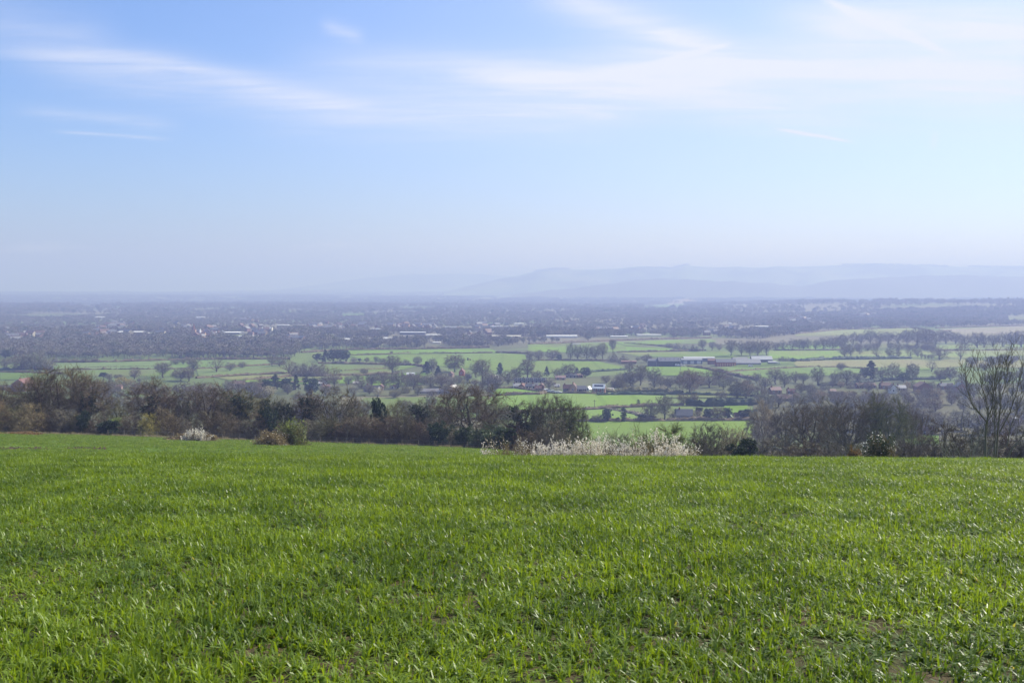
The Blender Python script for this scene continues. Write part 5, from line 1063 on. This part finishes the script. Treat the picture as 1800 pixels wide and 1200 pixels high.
# large pale roofs in the distant town
for a in [(232, 587, 42, 5, 'dgrey', 'white', 'long white-roofed store left of the white tower'), (268, 588, 30, 3, 'pale', 'white', 'thin white roof just left of the white tower'), (397, 587, 56, 4, 'dgrey', 'white', 'longest white roof right of the white tower'),
          (423, 593, 9, 3, 'white', 'white', 'small white block below the longest white roof'), (447, 593, 22, 3.5, 'brown', 'white', 'white-roofed brick unit below the tall pale block'), (470, 582, 18, 7, 'cream', 'pale', 'tall pale flat-topped block on the town skyline'),
          (454, 584, 12, 5, 'orange', 'cream', 'cream gabled block left of the tall pale one'), (352, 559, 14, 2.5, 'white', 'white', 'remote white roof high above the town'), (176, 559, 16, 2.5, 'white', 'white', 'remote white roof above the left houses'),
          (498, 573, 20, 2.5, 'pale', 'white', 'thin pale roof right of the tall pale block'), (630, 584, 6, 3, 'white', 'white', 'tiny white roof in the town centre'), (661, 582, 15, 5, 'dgrey', 'pale', 'broad pale roof at the centre of the town'),
          (704, 576, 12, 3, 'orange', 'cream', 'cream roof right of the broad pale one'), (726, 588, 44, 5, 'dgrey', 'pale', 'long low grey store with pale roof'), (763, 591, 26, 3.5, 'cream', 'white', 'sunlit white roof at the end of the grey store'),
          (577, 592, 14, 4, 'white', 'cream', 'white and cream building left of the greenhouses'), (828, 591, 36, 2.5, 'cream', 'white', 'thin sunlit roof between two warehouses'), (890, 592, 50, 2.5, 'cream', 'cream', 'long thin cream roof left of the bright warehouse'),
          (987, 593, 54, 4, 'white', 'white', 'brightest long white warehouse beyond the oaks'), (1088, 593, 30, 2.5, 'cream', 'white', 'left one of the thin roofs beyond the right fields'), (1140, 590, 42, 2.5, 'cream', 'white', 'right one of the thin roofs beyond the right fields'),
          (880, 576, 36, 3, 'pale', 'pale', 'pale school roof above the warehouses'), (912, 571, 16, 3, 'white', 'white', 'small white roof beside the dark town tree'), (795, 576, 26, 2, 'pale', 'pale', 'faint pale roof left of the school'),
          (1343, 575, 32, 2, 'pale', 'white', 'thin white roof far across at the right'), (1308, 579, 22, 2, 'pale', 'white', 'thin white roof left of the farthest right one'), (1450, 569, 24, 2.5, 'pale', 'white', 'bright roofs in the far right village'),
          (1283, 570, 5, 3, 'white', 'white', 'single bright white house at the right of the town'), (768, 604, 14, 3, 'cream', 'white', 'pale farm shed in the trees above the central field'), (1013, 606, 14, 2, 'pale', 'pale', 'little pale shed at the top of the bright fields')]:
    shed(*a, asp=.5, name='warehouse' if a[2] > 16 else 'building', cat='warehouse' if a[2] > 16 else 'building')
# white glasshouses above the central field
for j, px in enumerate(np.linspace(602, 706, 13)):
    shed(float(px), 597 - j * .22, 7.5, 2.2, 'white', 'white', '%s white glasshouse from the left in the row before the town' % ORD[j], asp=1.4, pitch=.5, name='glasshouse', cat='glasshouse', group='white glasshouses in a row')
# white tower with pointed cap
x, y, z = at(352, 594); o = thing('tower', 'small white tower with pointed cap standing in the town', 'tower', (x, y, z)); b = MB(); b.cyl(0, 0, 0, 8, 2.2, 2.0, 12); obj('wall', b.build('tower_wall', [M_WALL]), o, color=WC['brick'])
b = MB(); b.cyl(0, 0, 8, 9, 2.3, 2.2, 12); b.cyl(0, 0, 9, 14.5, 2.1, .35, 12); obj('cap', b.build('tower_cap', [M_METAL]), o, color=(.85, .85, .83))
# church spire far left of the town
x, y, z = at(341, 594); o = thing('church', 'brown church tower with short spire left of the white tower', 'church', (x, y, z)); b = MB(); b.box(-3, 3, -3, 3, 0, 13); obj('tower', b.build('church_tower', [M_WALL]), o, color=WC['tan'])
b = MB(); b.cyl(0, 0, 13, 24, 3.2, .1, 4); obj('spire', b.build('spire', [M_ROOF]), o, color=RC['red']); b = gable_wall(16, 8, 6, 4); n_ = obj('nave', b.build('nave', [M_WALL]), o, (10, 0, 0), color=WC['tan']); obj('roof', gable_roof(16, 8, 6, 4).build('nave_roof', [M_ROOF]), n_, color=RC['brown'])

# ordinary houses of the town: a few shared shapes, one object each
TH = []
for wl in ('brick', 'cream', 'tan', 'pink'):
    for rf_ in ('brown', 'grey', 'slate'):
        b = gable_wall(11, 8, 5.2, 3.2); r_ = gable_roof(11, 8, 5.2, 3.2); b.add(np.concatenate(r_.v), [], [], 1); off = b.n - r_.n
        for q in r_.q: b.q.append([i_ + off for i_ in q]); b.qm.append(1)
        b.box(-3.6, -2.8, -.4, .4, 6.5, 9.4, 2)
        for cx in (-3.6, 0, 3.6):
            for zz_ in (.9, 3.4): b.box(cx - .6, cx + .6, -4.06, -3.98, zz_, zz_ + 1.2, 3)
        TH.append((wl, rf_, b.build('town_house', [mat_plain('render_' + wl, tuple(q * .75 for q in WC[wl]), .85, .12), mat_plain('tiles_' + rf_, RC[rf_], .65, .25), mat_plain('brick_stack', WC['brick']), M_GLASS])))
hr = random.Random(12); HOUSES = []
zones = [((0, 120, 578, 600), 24, 'in the left-hand edge of the distant town'), ((120, 260, 570, 596), 32, 'left of the white town tower'), ((260, 420, 572, 600), 30, 'around the white town tower'), ((400, 560, 564, 600), 40, 'right of the tall pale town block'),
         ((560, 720, 562, 590), 26, 'behind the glasshouses in the town'), ((720, 900, 565, 588), 24, 'above the warehouse roofs in the town'), ((900, 1200, 562, 584), 20, 'in the right half of the distant town'), ((1200, 1330, 562, 590), 12, 'at the right end of the town'), ((1380, 1560, 554, 572), 20, 'in the village far at the right')]
for (x0, x1, y0, y1), n, ph in zones:
    cl_ = [(hr.uniform(x0, x1), hr.uniform(y0, y1)) for _ in range(max(3, n // 6))]
    for _ in range(n):
        px, py = hr.choice(cl_); px += hr.gauss(0, 11); py = min(max(py + hr.gauss(0, 3), y0), y1); x, y, z = at(px, py); wl, rf_, me = hr.choice(TH)
        o = obj('town_house', me, loc=(x, y, z)); s_ = hr.uniform(.75, 1.1); o.scale = (s_ * hr.uniform(.9, 1.5), s_, s_); o.rotation_euler = (0, 0, hr.choice([0, .2, -.3, 1.4, 1.7, .7, -.7]))
        tag(o, 'small hazy %s house with %s roof %s' % (wl, rf_, ph), 'house', 'small houses ' + ph); HOUSES.append((x, y))

# ------------------------------------------------------------------ vehicles and poles
def car_parts(van):
    pr = [(-2.1, .35), (-2.15, .8), (-1.9, 1.0 if not van else 1.9), (-1.4, 1.45 if not van else 2.0), (.3, 1.45 if not van else 2.0), (1.0, .98 if not van else 1.3), (2.0, .85), (2.15, .5), (2.1, .35)]
    b = MB(); n = len(pr); V = [(x, -.85, z) for x, z in pr] + [(x, .85, z) for x, z in pr]; b.add(V, [(i_, (i_ + 1) % n, n + (i_ + 1) % n, n + i_) for i_ in range(n)])
    for k in range(1, n - 1): b.t.append([0, k + 1, k]); b.tm.append(0); b.t.append([n, n + k, n + k + 1]); b.tm.append(0)
    body = b.build('car_body', [M_METAL]); g = MB(); t_ = 1.35 if not van else 1.75; lo = .98 if not van else 1.25
    g.box(-1.35, .3, -.87, .87, lo, t_); gl = g.build('car_windows', [M_GLASS]); w_ = MB()
    a = np.arange(10) * 2 * math.pi / 10; V = [(math.cos(q) * .33, s_, math.sin(q) * .33) for s_ in (-.11, .11) for q in a]; w_.add(V, [(i_, (i_ + 1) % 10, 10 + (i_ + 1) % 10, 10 + i_) for i_ in range(10)])
    for k in range(1, 9): w_.t += [[0, k + 1, k], [10, 10 + k, 11 + k]]; w_.tm += [0, 0]
    return body, gl, w_.build('car_wheel', [M_DARK])
CP = {False: car_parts(False), True: car_parts(True)}
def car(px, py, col, van, label, rz=0):
    x, y, z = at(px, py); o = thing('parked_van' if van else 'parked_car', label, 'van' if van else 'car', (x, y, z + .45), R(rz), (1.25, 1.25, 1.25), 'vehicles parked in the valley')
    obj('body', CP[van][0], o, color=col); obj('windows', CP[van][1], o)
    for wx in (-1.35, 1.35):
        for wy in (-.8, .8): obj('wheel', CP[van][2], o, (wx, wy, .33))
car(962, 690, (.75, .75, .75), True, 'white van parked at the village lane bend', 30); car(973, 691, (.55, .56, .58), False, 'silver car second in the village line', 10); car(982, 692, (.7, .7, .7), False, 'white car at the right of the village line', 0)
car(1191, 644, (.8, .8, .8), True, 'white van parked in front of the blue-grey shed', 10); car(1199, 644, (.75, .75, .75), False, 'white car right of the shed van', 5)
car(1777, 716, (.8, .8, .8), True, 'white van seen through the ash twigs at the right', 10); car(1786, 720, (.75, .75, .76), False, 'white car below the van at the right edge', -20)
car(1367, 640, (.7, .7, .7), False, 'pale car at the right end of the sheds', 0); car(1320, 645, (.75, .75, .75), False, 'white car in front of the wide grey shed', 0)
for px, py, lb in [(1788, 742, 'left of two big white domed tents at the right edge'), (1800, 738, 'right of two big white domed tents at the right edge')]:
    x, y, z = at(px, py); o = thing('marquee', 'white domed marquee, the ' + lb, 'tent', (x, y, z), 0, (1, 1, 1), 'white domed marquees'); k = y / F
    a = np.linspace(0, math.pi, 13); L_ = 8 * k; V = [(math.cos(q) * 6 * k, s_, math.sin(q) * 8.5 * k) for s_ in (-L_, L_) for q in a]; b = MB(); b.add(V, [(i_, i_ + 1, 14 + i_, 13 + i_) for i_ in range(12)])
    for k_ in range(1, 12): b.t += [[0, k_, k_ + 1], [13, 14 + k_, 13 + k_]]; b.tm += [0, 0]
    obj('canopy', b.build('marquee_canopy', [M_WHITE]), o)
def pole(px, py, hpx, label):
    x, y, z = at(px, py); h = hpx * y / F; o = thing('utility_pole', label, 'pole', (x, y, z), 0, (1, 1, 1), 'utility poles in the fields'); b = MB(); b.cyl(0, 0, -.3, h, .2, .14, 8); obj('post', b.build('pole_post', [M_WOODP]), o)
    b = MB(); b.box(-1.1, 1.1, -.08, .08, h - .9, h - .72); obj('crossarm', b.build('crossarm', [M_WOODP]), o)
pole(1045, 717, 15, 'utility pole standing alone in the long green field'); pole(1196, 652, 14, 'utility pole below the blue-grey shed'); pole(1260, 713, 18, 'utility pole above the dark evergreen hedge'); pole(1188, 690, 20, 'utility pole left of the great round tree'); pole(561, 675, 12, 'utility pole in the bright strip left of the open oak')
x, y, z = at(824, 634); o = thing('tractor', 'tiny dark tractor working in the central green field', 'tractor', (x, y, z + .5), .2)
b = MB(); b.box(-.5, 2.2, -.45, .45, .8, 1.5); obj('bonnet', b.build('tractor_bonnet', [M_METAL]), o, color=(.3, .06, .05)); b = MB(); b.box(-1.6, -.5, -.7, .7, .9, 2.8); obj('cab', b.build('tractor_cab', [M_GLASS]), o)
for wx, wy, s_ in ((-1.1, -.95, 2.4), (-1.1, .95, 2.4), (1.6, -.8, 1.5), (1.6, .8, 1.5)):
    q = obj('wheel', CP[False][2], o, (wx, wy, .33 * s_)); q.scale = (s_, 2, s_)

# ================================================================== WOODLAND (uncountable)
mw, t, p = newmat('woodland_twigs'); oi = t.new('ShaderNodeObjectInfo').outputs['Random']; cr = t.new('ShaderNodeValToRGB'); els = cr.color_ramp.elements
cs_ = [(0, (.17, .15, .115)), (.25, (.19, .17, .13)), (.5, (.18, .17, .12)), (.68, (.19, .16, .125)), (.82, (.14, .155, .085)), (.93, (.07, .085, .055)), (1, (.21, .20, .15))]
while len(els) < len(cs_): els.new(.5)
for e, (a_, c_) in zip(els, cs_): e.position = a_; e.color = c_ + (1,)
t.put(cr.inputs[0], oi); isl = t.new('ShaderNodeNewGeometry').outputs['Random Per Island']; c = t.vm('SCALE', cr.outputs[0]); t.put(c.node.inputs['Scale'], t.m('ADD', .65, t.m('MULTIPLY', isl, .7)))
t.put(p.inputs['Base Color'], c); p.inputs['Roughness'].default_value = .85; p.inputs['Specular IOR Level'].default_value = .15
def lowtree(name, seed, n, shape, size):
    r = np.random.default_rng(seed); nc = 16
    if shape == 'row':
        C = np.c_[r.uniform(-32, 32, nc * 3), r.normal(0, 3, nc * 3), r.uniform(3, 9.5, nc * 3)]; cs = r.uniform(2, 4, nc * 3)
    elif shape == 'cone':
        h = r.random(nc); C = np.c_[r.normal(0, 1, nc) * (1 - h), r.normal(0, 1, nc) * (1 - h), 1 + h * 8.5]; cs = .6 + (1 - h)
    else:
        dd = unit(r.normal(0, 1, (nc, 3))); C = dd * np.array([3.3, 3.3, 3.0]) * r.random((nc, 1)) ** .5 + np.array([0, 0, 5.6]); cs = r.uniform(1.2, 2.0, nc)
    ci = r.integers(0, len(C), n); P_ = C[ci] + unit(r.normal(0, 1, (n, 3))) * (cs[ci] * r.random(n) ** .4)[:, None]; P_[:, 2] = np.abs(P_[:, 2]); V, Q = quads(r, P_, size)
    b = np.zeros((1, 3)); TP = np.array([[[0, 0, -.3], [.1, 0, 3], [0, .1, 7]]], float); TV, TQ = tubes(TP, np.array([.35]), .3, 4)
    return mk_mesh(name, np.concatenate([V, TV]), [np.concatenate([Q, TQ + len(V)])], [mw])
LT = [lowtree('woodland_tree_a', 1, 420, 'dome', .42), lowtree('woodland_tree_b', 2, 340, 'dome', .45), lowtree('woodland_tree_c', 3, 500, 'dome', .38), lowtree('woodland_tree_d', 4, 300, 'cone', .5)]
LR = [lowtree('tree_row_a', 5, 800, 'row', 1.3), lowtree('tree_row_b', 6, 700, 'row', 1.4)]
BX = [-400, 0, 300, 510, 530, 600, 860, 930, 1100, 1250, 1340, 1395, 1600, 1650, 1800, 2200]; BY = [637, 636, 632, 631, 619, 613, 610, 604, 597, 593, 596, 588, 576, 576, 571, 568]
def proj(x, y, z):
    yc = y * math.cos(PITCH) - z * math.sin(PITCH); zc = y * math.sin(PITCH) + z * math.cos(PITCH); return 900 + F * x / yc, 600 - F * zc / yc
def inpoly(x, y, poly):
    c = np.zeros(len(x), bool); n = len(poly); j = n - 1
    for i_ in range(n):
        xi, yi = poly[i_]; xj, yj = poly[j]; c ^= ((yi > y) != (yj > y)) & (x < (xj - xi) * (y - yi) / (yj - yi + 1e-12) + xi); j = i_
    return c
def wood(name, label, D0, D1, per, src, hs, town=False, x_span=.66, clear=.0):
    r = np.random.default_rng(int(D0)); n = int((D1 ** 2 - D0 ** 2) * x_span / per); D = np.sqrt(r.uniform(D0 ** 2, D1 ** 2, n)); x = r.uniform(-x_span, x_span, n) * D; y = D
    z = H(x, y); px, py = proj(x, y, z); k = py < np.interp(px, BX, BY)
    for poly in FIELDS: k &= ~inpoly(x, y, poly)
    f_ = vnoise(x + 9000, y, 180, 5); k &= f_ > clear
    for j_, (hx, hy) in enumerate(HOUSES):
        cw, cd = (11, 75) if j_ < NSMALL else (16, 150)
        k &= ~((np.abs(x - hx - (y - hy) * hx / hy) < cw) & (y > hy - cd) & (y < hy + 5))
    intown = (D > 1750) & (D < 3000) & (px < 1350)
    k &= ~(intown & (r.random(n) < .25))
    x, y, z, intown = x[k], y[k], z[k], intown[k]; m_ = len(x); h = r.uniform(*hs, m_) * np.where(intown, .72, 1.0) * (.75 + .5 * vnoise(x + 500, y, 90, 8))
    idx = np.where(r.random(m_) < .93, r.integers(0, max(1, len(src) - 1), m_), len(src) - 1); s_ = h / 10
    wx = s_ * r.uniform(.9, 1.35, m_) * (1.35 if D0 > 1500 else 1.1)
    return scatter(name, np.c_[x, y, z - .2], r.uniform(0, 6.28, m_), np.c_[wx, wx, s_], src, idx, label, cat='woodland')
# carve sight lines to the big roofs too
NSMALL = len(HOUSES)
HOUSES += [(o.location.x, o.location.y) for o in list(COL.objects) if o.name.split('.')[0] in ('warehouse', 'building', 'glasshouse', 'tower', 'church')]
for o in list(COL.objects):
    if o.name.startswith('warehouse'):
        for q in (-24, -12, 12, 24): HOUSES.append((o.location.x + q, o.location.y))
wood('woodland', 'belt of bare winter woodland between the green fields and the town', 1080, 1800, 95, LT, (9, 14))
wood('woodland', 'hazy trees growing all through the distant town', 1800, 3100, 210, LT, (8, 13))
wood('woodland', 'blue hazy woodland on the plain beyond the town', 3100, 6500, 1000, LT, (12, 19), clear=.3)
wood('tree_belts', 'faint belts of trees across the far plain to the horizon', 5500, 13500, 16000, LR, (11, 15), clear=.2)

# ================================================================== HILLS
mh, t, p = newmat('downland'); pos = t.new('ShaderNodeNewGeometry').outputs['Position']
wv = t.noise(pos, .0022, 5, .6); vo = t.new('ShaderNodeTexVoronoi'); t.put(vo.inputs['Vector'], pos); vo.inputs['Scale'].default_value = 1 / 420
c = t.mix(t.sep(vo.outputs['Color'])[0], (.12, .17, .05, 1), (.20, .21, .10, 1)); c = t.mix(t.m('MULTIPLY', t.ramp(wv, .47, .56), .8), c, (.05, .06, .035, 1)); t.put(p.inputs['Base Color'], c); p.inputs['Roughness'].default_value = 1
mwd, t, p = newmat('wooded_hill'); pos = t.new('ShaderNodeNewGeometry').outputs['Position']; c = t.mix(t.noise(pos, .004, 5, .6), (.05, .055, .038, 1), (.085, .078, .052, 1)); t.put(p.inputs['Base Color'], c); p.inputs['Roughness'].default_value = 1
def ridge(name, pts, D, front, back, base, mat, rough, seed, trees=None):
    px = np.arange(pts[0][0], pts[-1][0] + 1, 3.); py = np.interp(px, [a[0] for a in pts], [a[1] for a in pts]); r = np.random.default_rng(seed)
    zc = np.array([zpx(a, D) for a in py]) + rough * (vnoise(px, px * 0, 14, seed) + .6 * vnoise(px, px * 0, 5, seed + 1) - .8) * 1.6; tt = np.r_[np.linspace(0, 1, 22), np.linspace(1.15, 2, 5)]; V = []
    for t_ in tt:
        Dk = D - front * (1 - t_) if t_ <= 1 else D + back * (t_ - 1); hgt = sst(np.array(t_ if t_ <= 1 else 2 - t_)) ** .85
        spur = (1 + .12 * np.sin(px / 37 + 5 * t_ + seed) * np.sin(t_ * math.pi) + .08 * np.sin(px / 13 - 4 * t_) * np.sin(t_ * math.pi)); zz_ = base + (zc - base) * hgt * (spur if t_ < 1 else 1)
        zz_ = np.minimum(zz_, zc * (Dk / D) - 0) if t_ < 1 and False else zz_
        V.append(np.c_[(px - 900) / F * Dk, np.full(len(px), Dk), zz_])
    V = np.stack(V, 1).reshape(-1, 3); k = len(tt); i_ = np.arange(len(px) - 1)[:, None] * k + np.arange(k - 1)[None]; Q = np.stack([i_, i_ + k, i_ + k + 1, i_ + 1], -1).reshape(-1, 4)
    o = obj(name, mk_mesh(name, V, [Q], [mat], smooth=True)); tag(o, kind='structure')
    if trees:
        lab, spans, dens, hh = trees; P_ = []
        for a, b, t0 in spans:
            n = int((b - a) * dens); pp = r.uniform(a, b, n); tk = r.uniform(t0, 1, n); ci = (pp - px[0]) / 3; c0 = np.clip(ci.astype(int), 0, len(px) - 2); kf = tk * 21; k0 = np.minimum(kf.astype(int), 20)
            G = V.reshape(len(px), k, 3); fr = (ci - c0)[:, None]; g_ = (kf - k0)[:, None]; P_.append((G[c0, k0] * (1 - fr) + G[c0 + 1, k0] * fr) * (1 - g_) + (G[c0, k0 + 1] * (1 - fr) + G[c0 + 1, k0 + 1] * fr) * g_)
        P_ = np.concatenate(P_); n = len(P_); s_ = r.uniform(.7, 1.3, n) * hh / 10; scatter('woodland', P_, r.uniform(0, 6.28, n), np.c_[s_ * 1.3, s_ * 1.3, s_], LT, r.integers(0, 3, n), lab, cat='woodland')
ridge('far_hills', [(470, 511), (560, 500), (640, 489), (700, 484), (780, 481), (850, 482), (900, 486), (1000, 488), (1200, 490)], 14200, 1800, 1500, -60, mh, 2, 3)
ridge('downs', [(780, 512), (850, 497), (900, 487), (940, 477), (975, 473), (1050, 475), (1105, 471), (1180, 472), (1203, 466), (1235, 469), (1320, 471), (1400, 469), (1480, 466), (1600, 467), (1700, 469), (1800, 471), (1950, 470), (2200, 478)], 9800, 1700, 2500, -60, mh, 2, 5,
      ('faint trees along the crest of the downs', [(1480, 1600, .97), (1615, 1665, .97), (1700, 1830, .97), (1120, 1210, .98), (940, 1000, .98)], 2.5, 15))
ridge('wooded_hill', [(900, 517), (960, 511), (1020, 505), (1070, 499), (1110, 493), (1170, 489), (1230, 493), (1300, 496), (1360, 499), (1420, 505), (1480, 511), (1540, 516)], 7600, 1000, 700, -62, mwd, 5, 7)
ridge('wooded_hill', [(1330, 517), (1380, 509), (1420, 501), (1460, 494), (1500, 490), (1560, 487), (1640, 484), (1720, 485), (1800, 486), (1950, 484), (2200, 500)], 7700, 1200, 900, -60, mwd, 4, 8)
ridge('low_rise', [(-300, 517), (-100, 517), (0, 516), (60, 517), (110, 516), (160, 514.5), (205, 513), (250, 515), (330, 514), (400, 512.5), (500, 511.5), (600, 511), (700, 512), (800, 515)], 11500, 1500, 1500, -45, mwd, 3, 9, ('faint trees on the left skyline rise', [(-200, 620, .9)], 1.2, 14))

# ================================================================== HAZE
b = MB(); b.box(-18500, 18500, -18500, 18500, -230, 276)
m = bpy.data.materials.new('haze_air'); m.use_nodes = True; t = NT(m.node_tree); t.n.clear(); o_ = t.new('ShaderNodeOutputMaterial'); pv = t.new('ShaderNodeVolumePrincipled')
pv.inputs['Color'].default_value = (.386, .468, .864, 1); pv.inputs['Absorption Color'].default_value = (.336, .366, .017, 1); pv.inputs['Density'].default_value = 3.25e-4; pv.inputs['Anisotropy'].default_value = .15
t.l.new(pv.outputs[0], o_.inputs['Volume'])
hzo = obj('haze', b.build('haze', [m])); tag(hzo, 'pale blue air haze filling the valley', 'haze', kind='stuff')
